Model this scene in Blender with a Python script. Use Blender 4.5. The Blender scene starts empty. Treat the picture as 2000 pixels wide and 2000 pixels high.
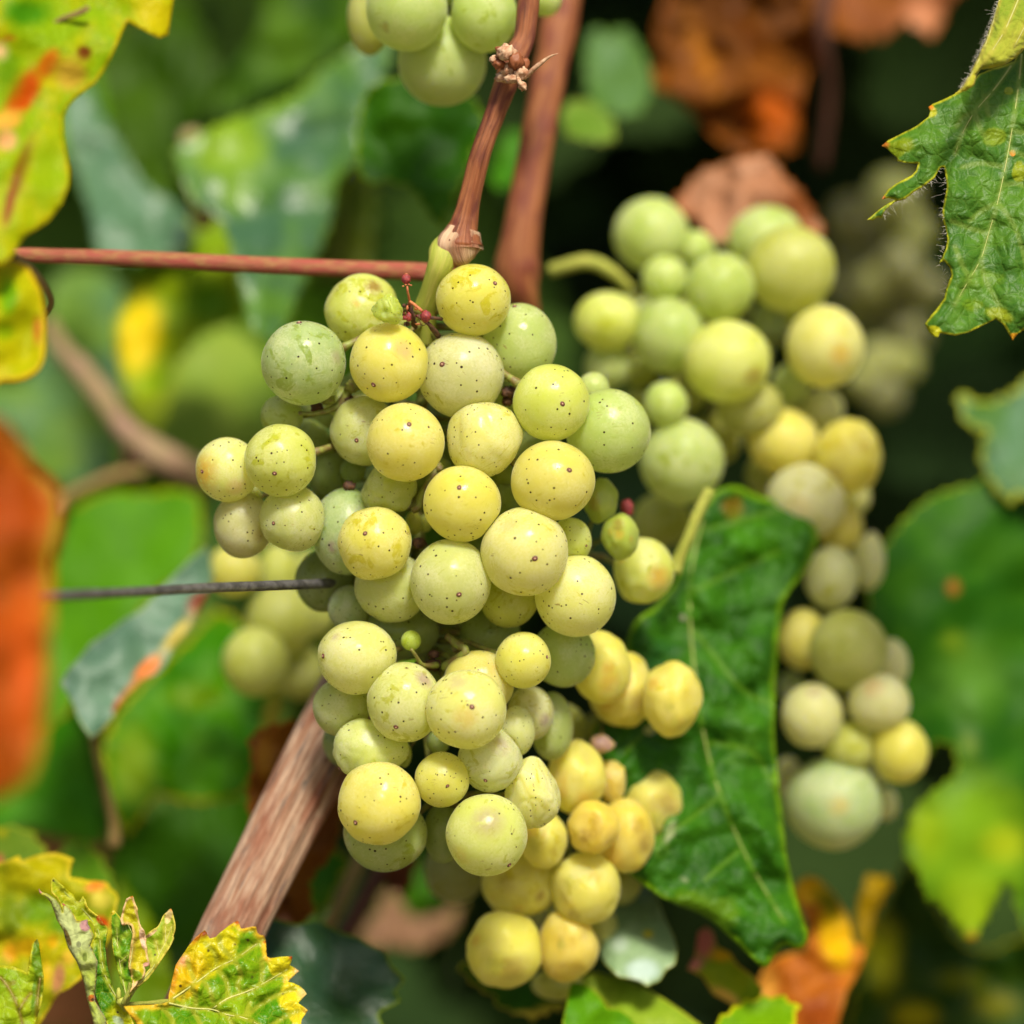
import bpy, bmesh, math, random
import numpy as np
from mathutils import Vector, noise as mnoise
from mathutils.geometry import delaunay_2d_cdt

R = math.radians
scn = bpy.context.scene
col = scn.collection
rng = random.Random(7)

# ------------------------------------------------------------------ camera
D = 0.60                      # focus distance in metres
CAMZ = 1.0                    # the fruit hangs a metre above the soil
LENS = 100.0
W = 36.0 / LENS * D           # width of the field at the focus distance
K = W / 2000.0
cam_d = bpy.data.cameras.new('camera')
cam_d.lens = LENS
cam_d.sensor_width = 36.0
cam_d.clip_start = 0.02
cam_d.clip_end = 400.0
cam_d.dof.use_dof = True
cam_d.dof.focus_distance = D + 0.002
cam_d.dof.aperture_fstop = 4.6
cam_d.dof.aperture_blades = 0
cam = bpy.data.objects.new('camera', cam_d)
cam.location = (0, 0, CAMZ)
cam.rotation_euler = (R(90), 0, 0)
col.objects.link(cam)
scn.camera = cam

# ------------------------------------------------------------------ world and sun
SUN_EL, SUN_AZ = 47.0, 12.0   # degrees; azimuth to the right of straight behind the camera
wd = bpy.data.worlds.new('World')
scn.world = wd
wd.use_nodes = True
wn = wd.node_tree
sky = wn.nodes.new('ShaderNodeTexSky')
sky.sky_type = 'NISHITA'
sky.sun_disc = False
sky.sun_elevation = R(SUN_EL)
sky.sun_rotation = R(180 - SUN_AZ)
sky.dust_density = 4.0
sky.air_density = 1.0
sky.ozone_density = 1.0
wn.links.new(sky.outputs[0], wn.nodes['Background'].inputs[0])
wn.nodes['Background'].inputs[1].default_value = 0.055
sd = bpy.data.lights.new('sun', 'SUN')
sd.energy = 2.3
sd.angle = R(11)
sd.color = (1.0, 0.94, 0.81)
sun = bpy.data.objects.new('sun', sd)
e, a = R(SUN_EL), R(SUN_AZ)
dirv = Vector((-math.cos(e) * math.sin(a), math.cos(e) * math.cos(a), -math.sin(e)))
sun.rotation_euler = dirv.to_track_quat('-Z', 'Y').to_euler()
sun.location = (1, -3, 4)
col.objects.link(sun)

scn.view_settings.view_transform = 'Standard'
scn.view_settings.look = 'None'
scn.view_settings.gamma = 1.0
scn.view_settings.use_curve_mapping = False
scn.view_settings.exposure = 1.14
scn.cycles.max_bounces = 12
scn.cycles.diffuse_bounces = 8
scn.cycles.transmission_bounces = 8
scn.cycles.sample_clamp_indirect = 6.0

# ------------------------------------------------------------------ coordinates
ZONES = {'P': (0, 0, 1.0), 'T0': (0, 0, 0.966), '1': (350, 450, 1.932), '2': (550, 1150, 2.2729),
         '3': (1050, 350, 2.415), '4': (0, 0, 2.415), '5': (0, 1100, 2.1467), '6': (1200, 1100, 2.1467),
         '7': (600, 0, 2.76), '8': (1300, 0, 2.76), 'A': (0, 1600, 4.83), 'B': (250, 1700, 4.83),
         'C': (1680, 0, 6.0375), 'Dz': (1680, 320, 5.084), 'E': (850, 1700, 2.415), 'F': (1600, 650, 3.22),
         'G': (0, 700, 3.577), 'H': (500, 1650, 3.864), 'I': (720, 520, 9.66), 'J': (400, 1450, 4.83)}

def zs(zone):
    return 1.0 / ZONES[zone][2]

def zp(zone, pts):
    ox, oy, s = ZONES[zone]
    return [(ox + p[0] / s, oy + p[1] / s) for p in pts]

def P(px, py, d):
    s = D + d
    return Vector(((px - 1000) * K * s / D, s, CAMZ - (py - 1000) * K * s / D))

def srgb(r, g, b, k=1.0):
    def f(c):
        c /= 255.0
        return (c / 12.92 if c <= 0.04045 else ((c + 0.055) / 1.055) ** 2.4) * k
    return (f(r), f(g), f(b))

def sstep(a_, b_, x):
    t = np.clip((x - a_) / (b_ - a_), 0, 1)
    return t * t * (3 - 2 * t)

# ------------------------------------------------------------------ objects
def tag(o, label=None, cat=None, group=None, kind=None):
    if label: o['label'] = label
    if cat: o['category'] = cat
    if group: o['group'] = group
    if kind: o['kind'] = kind
    return o

def empty(name, loc, label, cat, group=None):
    o = bpy.data.objects.new(name, None)
    o.location = loc
    o.empty_display_size = 0.01
    col.objects.link(o)
    return tag(o, label, cat, group)

def link_mesh(name, me, mat, parent=None, loc=None):
    o = bpy.data.objects.new(name, me)
    col.objects.link(o)
    if mat is not None and len(me.materials) == 0:
        me.materials.append(mat)
    if parent is not None:
        o.parent = parent
    if loc is not None:
        o.location = loc
    return o

def fast_mesh(name, v, f, smooth=True):
    me = bpy.data.meshes.new(name)
    v = np.asarray(v, dtype=np.float32)
    if isinstance(f, np.ndarray):
        n, m = f.shape
        me.vertices.add(len(v)); me.vertices.foreach_set('co', v.ravel())
        me.loops.add(n * m); me.loops.foreach_set('vertex_index', f.astype(np.int32).ravel())
        me.polygons.add(n)
        me.polygons.foreach_set('loop_start', np.arange(0, n * m, m, dtype=np.int32))
        me.update(calc_edges=True)
    else:
        me.from_pydata([tuple(x) for x in v], [], f)
        me.update()
    if smooth:
        me.polygons.foreach_set('use_smooth', np.ones(len(me.polygons), dtype=bool))
    return me

def attr_vec(me, name, arr):
    at = me.attributes.new(name, 'FLOAT_VECTOR', 'POINT')
    at.data.foreach_set('vector', np.asarray(arr, dtype=np.float32).ravel())

def attr_f(me, name, arr):
    at = me.attributes.new(name, 'FLOAT', 'POINT')
    at.data.foreach_set('value', np.asarray(arr, dtype=np.float32).ravel())

def attr_col(me, name, arr):
    at = me.attributes.new(name, 'FLOAT_COLOR', 'POINT')
    at.data.foreach_set('color', np.asarray(arr, dtype=np.float32).ravel())

# ------------------------------------------------------------------ node helper
class NT:
    def __init__(self, name):
        self.m = bpy.data.materials.new(name)
        self.m.use_nodes = True
        self.t = self.m.node_tree
        self.t.nodes.clear()
        self.out = self.t.nodes.new('ShaderNodeOutputMaterial')
    def n(self, typ, **kw):
        nd = self.t.nodes.new('ShaderNode' + typ)
        for k_, v_ in kw.items():
            setattr(nd, k_, v_)
        return nd
    def set(self, sock, v):
        if isinstance(v, bpy.types.NodeSocket):
            self.t.links.new(v, sock)
        elif v is not None:
            if isinstance(v, (tuple, list)) and len(v) == 3 and len(sock.default_value) == 4:
                v = (*v, 1.0)
            sock.default_value = v
    def math(self, op, a_, b_=None, c_=None, clamp=False):
        nd = self.n('Math', operation=op, use_clamp=clamp)
        self.set(nd.inputs[0], a_)
        if b_ is not None: self.set(nd.inputs[1], b_)
        if c_ is not None: self.set(nd.inputs[2], c_)
        return nd.outputs[0]
    def mix(self, f, a_, b_, blend='MIX'):
        nd = self.n('Mix', data_type='RGBA', blend_type=blend)
        self.set(nd.inputs[0], f); self.set(nd.inputs[6], a_); self.set(nd.inputs[7], b_)
        return nd.outputs[2]
    def noise(self, vec, scale, detail=2.0, rough=0.5, dist=0.0):
        nd = self.n('TexNoise')
        self.set(nd.inputs['Vector'], vec)
        nd.inputs['Scale'].default_value = scale; nd.inputs['Detail'].default_value = detail
        nd.inputs['Roughness'].default_value = rough; nd.inputs['Distortion'].default_value = dist
        return nd.outputs[0]
    def vor(self, vec, scale, feature='F1', dims='3D'):
        nd = self.n('TexVoronoi', feature=feature, voronoi_dimensions=dims)
        self.set(nd.inputs['Vector'], vec)
        nd.inputs['Scale'].default_value = scale
        return nd
    def ramp(self, x, a_, b_, lo=0.0, hi=1.0):
        nd = self.n('MapRange', interpolation_type='SMOOTHSTEP')
        self.set(nd.inputs[0], x); self.set(nd.inputs[1], a_); self.set(nd.inputs[2], b_)
        self.set(nd.inputs[3], lo); self.set(nd.inputs[4], hi)
        return nd.outputs[0]
    def attr(self, name):
        return self.n('Attribute', attribute_name=name)
    def vadd(self, a_, b_):
        nd = self.n('VectorMath', operation='ADD'); self.set(nd.inputs[0], a_); self.set(nd.inputs[1], b_)
        return nd.outputs[0]
    def vmul(self, a_, b_):
        nd = self.n('VectorMath', operation='MULTIPLY'); self.set(nd.inputs[0], a_); self.set(nd.inputs[1], b_)
        return nd.outputs[0]
    def bump(self, h, dist, strength=1.0, normal=None):
        nd = self.n('Bump')
        nd.inputs['Strength'].default_value = strength
        nd.inputs['Distance'].default_value = dist
        self.set(nd.inputs['Height'], h)
        if normal is not None: self.set(nd.inputs['Normal'], normal)
        return nd.outputs[0]
    def finish(self, sh):
        self.t.links.new(sh, self.out.inputs['Surface'])
        return self.m

def grape_material(name, detail=True):
    t = NT(name)
    info = t.n('ObjectInfo')
    uc = t.attr('uc').outputs['Vector']
    comb = t.n('CombineXYZ')
    t.set(comb.inputs[0], t.math('MULTIPLY', info.outputs['Random'], 57.0))
    t.set(comb.inputs[1], t.math('MULTIPLY', info.outputs['Random'], 131.0))
    v = t.vadd(uc, comb.outputs[0])
    skin = info.outputs['Color']
    bloom_amt = info.outputs['Alpha']
    # where the waxy bloom has been rubbed away the skin is darker, greener, glossier
    n1 = t.noise(v, 1.9, 5.0, 0.62, 0.7)
    thr = t.math('MULTIPLY_ADD', info.outputs['Random'], 0.13, 0.545)
    rub = t.math('MULTIPLY', t.ramp(n1, thr, t.math('ADD', thr, 0.05)), t.ramp(t.noise(v, 9.0, 3.0, 0.6), 0.30, 0.55, 0.45, 1.0))
    st = t.noise(t.vmul(v, (2.2, 2.2, 16.0)), 1.3, 3.0, 0.6, 0.3)
    msk = t.ramp(t.noise(t.vadd(v, (9.1, 3.3, 5.0)), 1.5, 1.0), 0.52, 0.62)
    streak = t.math('MULTIPLY', t.ramp(st, 0.58, 0.64), msk)
    rub = t.math('MAXIMUM', rub, t.math('MULTIPLY', streak, 0.7))
    fine = t.noise(v, 16.0, 4.0, 0.7)
    broad = t.noise(v, 1.2, 2.0)
    dusty = t.math('MULTIPLY', t.ramp(broad, 0.30, 0.72, 0.35, 1.0), bloom_amt)
    dusty = t.math('MULTIPLY', dusty, t.ramp(fine, 0.28, 0.68, 0.50, 1.10))
    dusty = t.math('MULTIPLY', dusty, t.math('SUBTRACT', 1.0, t.math('MULTIPLY', rub, 0.92)))
    rubbed = t.mix(1.0, skin, (0.84, 0.80, 0.30), 'MULTIPLY')
    base = t.mix(t.math('MULTIPLY', rub, 0.85), skin, rubbed)
    base = t.mix(t.math('MULTIPLY', dusty, 0.62), base, (0.88, 0.86, 0.62))
    tn = t.attr('tint')
    base = t.mix(t.math('MULTIPLY', tn.outputs['Alpha'], t.ramp(t.noise(v, 5.0, 4.0, 0.65), 0.25, 0.52)), base, tn.outputs['Color'])
    rough = t.ramp(dusty, 0.05, 0.7, 0.13, 0.31) if detail else t.ramp(dusty, 0.05, 0.6, 0.34, 0.48)
    dots = 0.0
    if detail:
        vo = t.vor(v, 4.8)
        seps = t.n('SeparateColor'); t.set(seps.inputs[0], vo.outputs['Color'])
        dd_ = t.math('ADD', vo.outputs['Distance'], t.math('MULTIPLY', t.math('GREATER_THAN', seps.outputs[0], 0.80), 1.0))
        dd_ = t.math('ADD', dd_, t.math('MULTIPLY', seps.outputs[1], 0.055))
        dd_ = t.math('ADD', dd_, t.math('MULTIPLY', t.math('FRACT', t.math('MULTIPLY', info.outputs['Random'], 7.3)), 0.016))
        dots = t.ramp(dd_, 0.140, 0.172, 1.0, 0.0)
        halo = t.ramp(dd_, 0.12, 0.27, 0.30, 0.0)
        base = t.mix(halo, base, rubbed)
        base = t.mix(t.math('MULTIPLY', dots, 0.93), base, (0.035, 0.012, 0.008))
        rus = t.math('MULTIPLY', t.ramp(t.noise(v, 14.0, 4.0, 0.75), 0.58, 0.70), t.ramp(t.noise(t.vadd(v, (1.0, 5.0, 3.0)), 1.4, 1.0), 0.56, 0.72))
        base = t.mix(t.math('MULTIPLY', rus, 0.55), base, (0.42, 0.24, 0.05))
        vs = t.vor(t.vadd(v, (4.0, 1.0, 8.0)), 9.0)
        sp = t.ramp(vs.outputs['Distance'], 0.05, 0.11, 0.55, 0.0)
        base = t.mix(sp, base, (0.9, 0.88, 0.74))
        scv = t.noise(t.vmul(v, (3.0, 26.0, 3.0)), 1.0, 2.0, 0.5, 0.8)
        scm = t.ramp(t.noise(t.vadd(v, (2.0, 7.0, 1.0)), 2.4, 1.0), 0.66, 0.70)
        sc = t.math('MULTIPLY', t.ramp(scv, 0.62, 0.66), scm)
        base = t.mix(t.math('MULTIPLY', sc, 0.8), base, (0.25, 0.14, 0.04))
    b = t.n('BsdfPrincipled')
    t.set(b.inputs['Base Color'], base)
    t.set(b.inputs['Roughness'], rough)
    t.set(b.inputs['Subsurface Weight'], t.math('MULTIPLY_ADD', dots, -0.9, 0.92) if detail else 0.92)
    b.inputs['Subsurface Radius'].default_value = (1.0, 0.85, 0.14)
    b.inputs['Subsurface Scale'].default_value = 0.005
    b.inputs['IOR'].default_value = 1.38
    b.inputs['Sheen Weight'].default_value = 0.22
    b.inputs['Sheen Roughness'].default_value = 0.28
    h = t.math('ADD', t.math('MULTIPLY', fine, 0.35), t.math('MULTIPLY', t.noise(v, 4.0, 2.0), 0.9))
    t.set(b.inputs['Normal'], t.bump(h, 0.00022, 0.5))
    # the flesh lets light through: it enters, bounces inside the berry and comes out yellow
    tr = t.n('BsdfTranslucent')
    flesh = t.mix(0.62, base, (0.985, 0.965, 0.40))
    if detail: flesh = t.mix(dots, flesh, (0.03, 0.012, 0.008))
    t.set(tr.inputs['Color'], flesh)
    mx = t.n('MixShader'); mx.inputs[0].default_value = 0.40
    t.t.links.new(b.outputs[0], mx.inputs[1]); t.t.links.new(tr.outputs[0], mx.inputs[2])
    return t.finish(mx.outputs[0])

_leaf_cache = {}
def leaf_material(cA, cB, cM, margin=0.0015, spots=0.0, transl=0.32, rough=0.46, net=0.5, woolly=False, vein=None, patch=95.0, spec=0.28):
    key = (cA, cB, cM, margin, spots, transl, rough, net, woolly, vein, patch, spec)
    if key in _leaf_cache: return _leaf_cache[key]
    t = NT('leaf_skin')
    luv = t.attr('luv').outputs['Vector']
    edge = t.attr('edge').outputs['Fac']
    vd = t.attr('vd').outputs['Fac']
    n1 = t.noise(luv, patch, 4.0, 0.6, 0.3)
    base = t.mix(t.ramp(n1, 0.36, 0.64), cA, cB)
    n2 = t.noise(luv, 700.0, 3.0, 0.6)
    base = t.mix(t.ramp(n2, 0.3, 0.75, 0.0, 0.35), base, t.mix(1.0, base, (0.55, 0.6, 0.5), 'MULTIPLY'))
    # yellowing and reddening that starts at the margin
    em = t.math('ADD', edge, t.math('MULTIPLY', t.math('SUBTRACT', t.noise(luv, 210.0, 3.0), 0.5), margin * 1.4))
    base = t.mix(t.ramp(em, margin * 0.15, margin, 1.0, 0.0), base, cM)
    tn = t.attr('tint')
    jag = t.math('ADD', tn.outputs['Alpha'], t.math('MULTIPLY', t.math('SUBTRACT', t.noise(luv, 260.0, 4.0, 0.65), 0.5), 0.7 if net > .25 else 0.35))
    base = t.mix(t.math('MULTIPLY', t.ramp(jag, *((0.32, 0.58) if net > .25 else (0.12, 0.85))), t.ramp(tn.outputs['Alpha'], 0.0, 0.1)), base, tn.outputs['Color'])
    wnz = t.n('TexNoise'); t.set(wnz.inputs['Vector'], luv); wnz.inputs['Scale'].default_value = 260.0
    warp = t.vadd(luv, t.vmul(wnz.outputs[1], (0.0022, 0.0022, 0.0)))
    vcell = t.vor(warp, 430.0, 'DISTANCE_TO_EDGE', '2D')
    vfine = t.vor(warp, 1300.0, 'DISTANCE_TO_EDGE', '2D')
    vc = vein if vein else tuple(min(1.0, c * 1.5 + 0.05) for c in cA)
    line = t.ramp(vcell.outputs['Distance'], 0.01, 0.06, 0.34 * net, 0.0)
    line2 = t.ramp(vfine.outputs['Distance'], 0.01, 0.09, 0.28 * net, 0.0)
    base = t.mix(line2, base, vc)
    base = t.mix(line, base, vc)
    base = t.mix(t.ramp(vd, 0.00015, 0.0009, 0.75 * min(1, net * 1.5), 0.0), base, vc)
    if spots > 0:
        vs = t.vor(luv, 170.0, 'F1', '2D')
        sp = t.ramp(vs.outputs['Distance'], 0.05 * spots, 0.10 * spots, 0.9, 0.0)
        sp = t.math('MULTIPLY', sp, t.ramp(t.noise(luv, 120.0, 1.0), 0.5, 0.56))
        base = t.mix(sp, base, (0.06, 0.03, 0.012))
    hgt = t.math('ADD', t.math('MULTIPLY', t.ramp(vcell.outputs['Distance'], 0.0, 0.28), 1.0),
                 t.math('ADD', t.math('MULTIPLY', t.ramp(vfine.outputs['Distance'], 0.0, 0.3), 0.22), t.math('MULTIPLY', n2, 0.3)))
    nrm = t.bump(hgt, 0.00017 if net > 0.25 else 0.00008, 0.8)
    b = t.n('BsdfPrincipled')
    t.set(b.inputs['Base Color'], base)
    b.inputs['Roughness'].default_value = 0.75 if woolly else rough
    b.inputs['Specular IOR Level'].default_value = 0.1 if woolly else spec
    if woolly:
        b.inputs['Sheen Weight'].default_value = 0.12
    t.set(b.inputs['Normal'], nrm)
    tr = t.n('BsdfTranslucent')
    t.set(tr.inputs['Color'], t.mix(1.0, base, (1.25, 1.15, 0.5), 'MULTIPLY'))
    t.set(tr.inputs['Normal'], nrm)
    mx = t.n('MixShader')
    mx.inputs[0].default_value = transl
    t.t.links.new(b.outputs[0], mx.inputs[1]); t.t.links.new(tr.outputs[0], mx.inputs[2])
    _leaf_cache[key] = t.finish(mx.outputs[0])
    return _leaf_cache[key]

def filler_material():
    t = NT('far_leaf_skin')
    info = t.n('ObjectInfo')
    tc = t.n('TexCoord').outputs['Object']
    n1 = t.noise(tc, 40.0, 3.0, 0.6)
    base = t.mix(t.ramp(n1, 0.35, 0.65, 0.0, 0.45), info.outputs['Color'], t.mix(1.0, info.outputs['Color'], (1.9, 1.5, 0.8), 'MULTIPLY'))
    b = t.n('BsdfPrincipled')
    t.set(b.inputs['Base Color'], base)
    b.inputs['Roughness'].default_value = 0.6
    b.inputs['Specular IOR Level'].default_value = 0.2
    t.set(b.inputs['Normal'], t.bump(t.noise(tc, 160.0, 3.0), 0.001, 0.6))
    tr = t.n('BsdfTranslucent')
    t.set(tr.inputs['Color'], base)
    mx = t.n('MixShader'); mx.inputs[0].default_value = 0.25
    t.t.links.new(b.outputs[0], mx.inputs[1]); t.t.links.new(tr.outputs[0], mx.inputs[2])
    return t.finish(mx.outputs[0])

def mass_material():
    t = NT('foliage_mass_skin')
    tc = t.n('TexCoord').outputs['Object']
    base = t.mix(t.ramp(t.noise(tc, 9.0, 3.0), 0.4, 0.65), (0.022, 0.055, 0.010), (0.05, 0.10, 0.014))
    b = t.n('BsdfPrincipled')
    t.set(b.inputs['Base Color'], base)
    b.inputs['Roughness'].default_value = 0.7
    b.inputs['Specular IOR Level'].default_value = 0.1
    return t.finish(b.outputs[0])

def bark_material(name, c1, c2, c3, dark=0.5, fib=1.0, rough=0.6, bumpd=0.0003, grey=0.0):
    """streaks that run along the stem: attribute tuv = (cos, sin, length in radii)"""
    t = NT(name)
    uv = t.attr('tuv').outputs['Vector']
    s1 = t.noise(t.vmul(uv, (1.6, 1.6, 0.10)), 2.0 * fib, 4.0, 0.6)
    s2 = t.noise(t.vmul(uv, (5.0, 5.0, 0.16)), 2.0 * fib, 4.0, 0.65, 0.2)
    s3 = t.noise(t.vmul(uv, (1.0, 1.0, 0.5)), 1.3, 3.0)
    base = t.mix(t.ramp(s1, 0.36, 0.62), c1, c2)
    base = t.mix(t.ramp(s3, 0.42, 0.68), base, c3)
    base = t.mix(t.ramp(s2, 0.50, 0.72, 0.0, dark), base, tuple(x * 0.22 for x in c1))
    if grey > 0:
        g = t.noise(t.vmul(uv, (3.0, 3.0, 0.45)), 2.2, 5.0, 0.7)
        base = t.mix(t.ramp(g, 0.55, 0.70, 0.0, grey), base, (0.09, 0.085, 0.08))
    fl = t.noise(uv, 9.0, 3.0)
    base = t.mix(t.ramp(fl, 0.68, 0.74, 0.0, 0.5), base, tuple(x * 0.3 for x in c1))
    b = t.n('BsdfPrincipled')
    t.set(b.inputs['Base Color'], base)
    b.inputs['Roughness'].default_value = rough
    b.inputs['Specular IOR Level'].default_value = 0.25
    t.set(b.inputs['Normal'], t.bump(t.math('ADD', s2, t.math('MULTIPLY', s1, 0.6)), bumpd, 0.9))
    return t.finish(b.outputs[0])

def plain_material(name, c, c2=None, rough=0.55, scale=600.0, metal=0.0, sss=0.0):
    t = NT(name)
    tc = t.n('TexCoord').outputs['Object']
    n1 = t.noise(tc, scale, 4.0, 0.6)
    c2 = c2 if c2 else tuple(x * 0.5 for x in c)
    b = t.n('BsdfPrincipled')
    t.set(b.inputs['Base Color'], t.mix(t.ramp(n1, 0.35, 0.65), c, c2))
    b.inputs['Roughness'].default_value = rough
    b.inputs['Metallic'].default_value = metal
    if sss:
        b.inputs['Subsurface Weight'].default_value = sss
        b.inputs['Subsurface Radius'].default_value = (1, .8, .3)
        b.inputs['Subsurface Scale'].default_value = 0.001
    t.set(b.inputs['Normal'], t.bump(n1, 0.0003, 0.5))
    return t.finish(b.outputs[0])

M_GRAPE = grape_material('grape_skin')
M_GRAPE_FAR = grape_material('grape_skin_far', False)
M_FILL = filler_material()
M_MASS = mass_material()
M_CANE = bark_material('ripe_cane_bark', (0.21, 0.062, 0.020), (0.32, 0.115, 0.042), (0.14, 0.038, 0.022), 0.9, 1.0, 0.5)
M_CANE_FAR = bark_material('blurred_cane_bark', (0.25, 0.078, 0.026), (0.32, 0.12, 0.042), (0.19, 0.05, 0.025), 0.4, 1.0, 0.5)
M_COLLAR = bark_material('node_collar_bark', (0.50, 0.31, 0.17), (0.62, 0.43, 0.27), (0.24, 0.085, 0.04), 0.85, 1.3, 0.8, 0.0005)
M_OLD = bark_material('old_cane_bark', (0.30, 0.15, 0.085), (0.50, 0.34, 0.23), (0.26, 0.10, 0.055), 0.95, 2.3, 0.75, 0.0006, 0.75)
M_RED = bark_material('red_shoot_skin', (0.36, 0.07, 0.05), (0.30, 0.10, 0.05), (0.34, 0.16, 0.06), 0.2, 1.0, 0.5)
M_PED = bark_material('green_stalk_skin', (0.36, 0.40, 0.05), (0.46, 0.45, 0.09), (0.30, 0.34, 0.05), 0.18, 1.0, 0.5)
M_PEDICEL = plain_material('stem_skin', (0.22, 0.26, 0.04), (0.16, 0.11, 0.03), 0.55, 500.0)
M_TWIG = plain_material('dry_twig_skin', (0.05, 0.022, 0.014), (0.12, 0.05, 0.02), 0.8, 900.0)
M_TAN = bark_material('tan_stalk_skin', (0.36, 0.25, 0.09), (0.30, 0.22, 0.07), (0.24, 0.13, 0.05), 0.3)
M_DKBROWN = bark_material('dark_stalk_skin', (0.09, 0.035, 0.02), (0.13, 0.05, 0.03), (0.07, 0.03, 0.02), 0.4)
M_PINK = bark_material('weathered_shoot_skin', (0.30, 0.20, 0.11), (0.34, 0.20, 0.14), (0.26, 0.22, 0.08), 0.25)
M_SCAR = plain_material('scar_ring_skin', (0.16, 0.05, 0.025), (0.10, 0.035, 0.02), 0.6, 4000.0)
M_SCARTIP = plain_material('scar_tip_skin', (0.55, 0.34, 0.22), (0.40, 0.2, 0.12), 0.6, 4000.0)
M_DRYRED = plain_material('dried_berry_skin', (0.36, 0.045, 0.03), (0.16, 0.02, 0.03), 0.6, 2500.0)
M_DRYSTALK = plain_material('dried_stalk_skin', (0.55, 0.20, 0.06), (0.40, 0.10, 0.04), 0.6, 1500.0)
M_NODE = plain_material('node_bark', (0.62, 0.42, 0.26), (0.34, 0.15, 0.07), 0.75, 900.0)
M_HAIR = plain_material('leaf_hair_skin', (0.62, 0.60, 0.48), (0.5, 0.45, 0.35), 0.7, 2000.0)
M_VEIN = plain_material('vein_skin', (0.34, 0.42, 0.10), (0.40, 0.40, 0.12), 0.55, 800.0)
M_VEINY = plain_material('yellow_vein_skin', (0.50, 0.46, 0.14), (0.42, 0.44, 0.12), 0.55, 800.0)
M_VEINB = plain_material('brown_vein_skin', (0.22, 0.14, 0.03), (0.30, 0.26, 0.05), 0.6, 800.0)

# ------------------------------------------------------------------ tubes
def resample(pts, n, smooth=True):
    """pts: list of tuples of any length; Catmull-Rom through them"""
    A = np.array(pts, dtype=float)
    if len(A) == 2:
        t = np.linspace(0, 1, n)[:, None]
        return A[0] * (1 - t) + A[1] * t
    seg = np.linalg.norm(np.diff(A[:, :2], axis=0), axis=1)
    cum = np.concatenate([[0], np.cumsum(seg)])
    out = []
    for u in np.linspace(0, cum[-1], n):
        i = min(max(np.searchsorted(cum, u, side='right') - 1, 0), len(A) - 2)
        t = (u - cum[i]) / max(seg[i], 1e-9)
        p1, p2 = A[i], A[i + 1]
        if not smooth:
            out.append(p1 * (1 - t) + p2 * t); continue
        p0 = A[i - 1] if i > 0 else 2 * p1 - p2
        p3 = A[i + 2] if i + 2 < len(A) else 2 * p2 - p1
        out.append(0.5 * ((2 * p1) + (-p0 + p2) * t + (2 * p0 - 5 * p1 + 4 * p2 - p3) * t * t + (-p0 + 3 * p1 - 3 * p2 + p3) * t ** 3))
    return np.array(out)

def tube_mesh(name, pts, radii, seg=16, origin=Vector((0, 0, 0)), ridge=0.0, lump=0.0, seed=0.0, capped=True):
    """pts: world points (n,3); radii: (n,)"""
    pts = [Vector(p) for p in pts]
    n = len(pts)
    V, UV = [], []
    L = 0.0
    ref = Vector((0, -1, 0.05)).normalized()
    for i in range(n):
        tan = (pts[min(i + 1, n - 1)] - pts[max(i - 1, 0)]).normalized()
        if i: L += (pts[i] - pts[i - 1]).length
        u = ref.cross(tan)
        if u.length < 1e-4: u = Vector((1, 0, 0)).cross(tan)
        u.normalize(); w = tan.cross(u).normalized()
        r0 = radii[i]
        for k in range(seg):
            th = 2 * math.pi * k / seg
            c, s = math.cos(th), math.sin(th)
            r = r0
            if ridge:
                q = mnoise.noise(Vector((c * 3.2 + seed, s * 3.2, L / r0 * 0.05)))
                q2 = mnoise.noise(Vector((c * 8 + seed, s * 8, L / r0 * 0.10)))
                r *= 1 + ridge * q + ridge * 0.6 * q2
            if lump:
                r *= 1 + lump * mnoise.noise(Vector((c * 1.2 + seed, s * 1.2, L / r0 * 0.5)))
            V.append(tuple(pts[i] + u * (c * r) + w * (s * r) - origin))
            UV.append((c + seed * 3.1, s, L / max(radii.max(), 1e-6) if hasattr(radii, 'max') else L / r0))
    F = []
    for i in range(n - 1):
        for k in range(seg):
            k2 = (k + 1) % seg
            F.append((i * seg + k, i * seg + k2, (i + 1) * seg + k2, (i + 1) * seg + k))
    if capped:
        F.append(tuple(range(seg - 1, -1, -1)))
        F.append(tuple((n - 1) * seg + k for k in range(seg)))
    me = fast_mesh(name, V, F)
    attr_vec(me, 'tuv', UV)
    return me

def stem(name, zone, pts, mat, parent=None, seg=16, n=40, ridge=0.0, lump=0.0, seed=0.0, smooth=True):
    """pts: (x, y, depth, width) in a zone's pixels; returns object with its origin at its first point"""
    A = resample([(x, y, d * 2000, w) for x, y, d, w in pts], n, smooth)
    P3, rad = [], []
    for x, y, d, w in A:
        (px, py), = zp(zone, [(x, y)])
        d = d / 2000
        P3.append(P(px, py, d)); rad.append(max(0.5 * w * zs(zone) * K * (D + d) / D, 0.00004))
    org = parent.location.copy() if parent is not None else P3[0]
    me = tube_mesh(name, P3, np.array(rad), seg, org, ridge, lump, seed)
    return link_mesh(name, me, mat, parent, None if parent is not None else org)

# ------------------------------------------------------------------ leaves
def poly_inside(poly, pts):
    x, y = pts[:, 0], pts[:, 1]
    ins = np.zeros(len(pts), bool)
    n = len(poly)
    j = n - 1
    for i in range(n):
        xi, yi = poly[i]; xj, yj = poly[j]
        c = ((yi > y) != (yj > y)) & (x < (xj - xi) * (y - yi) / (yj - yi + 1e-12) + xi)
        ins ^= c
        j = i
    return ins

def seg_dist(pts, a_, b_):
    d = b_ - a_
    t = np.clip(((pts - a_) @ d) / max(d @ d, 1e-12), 0, 1)
    return np.linalg.norm(pts - (a_ + t[:, None] * d), axis=1)

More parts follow.
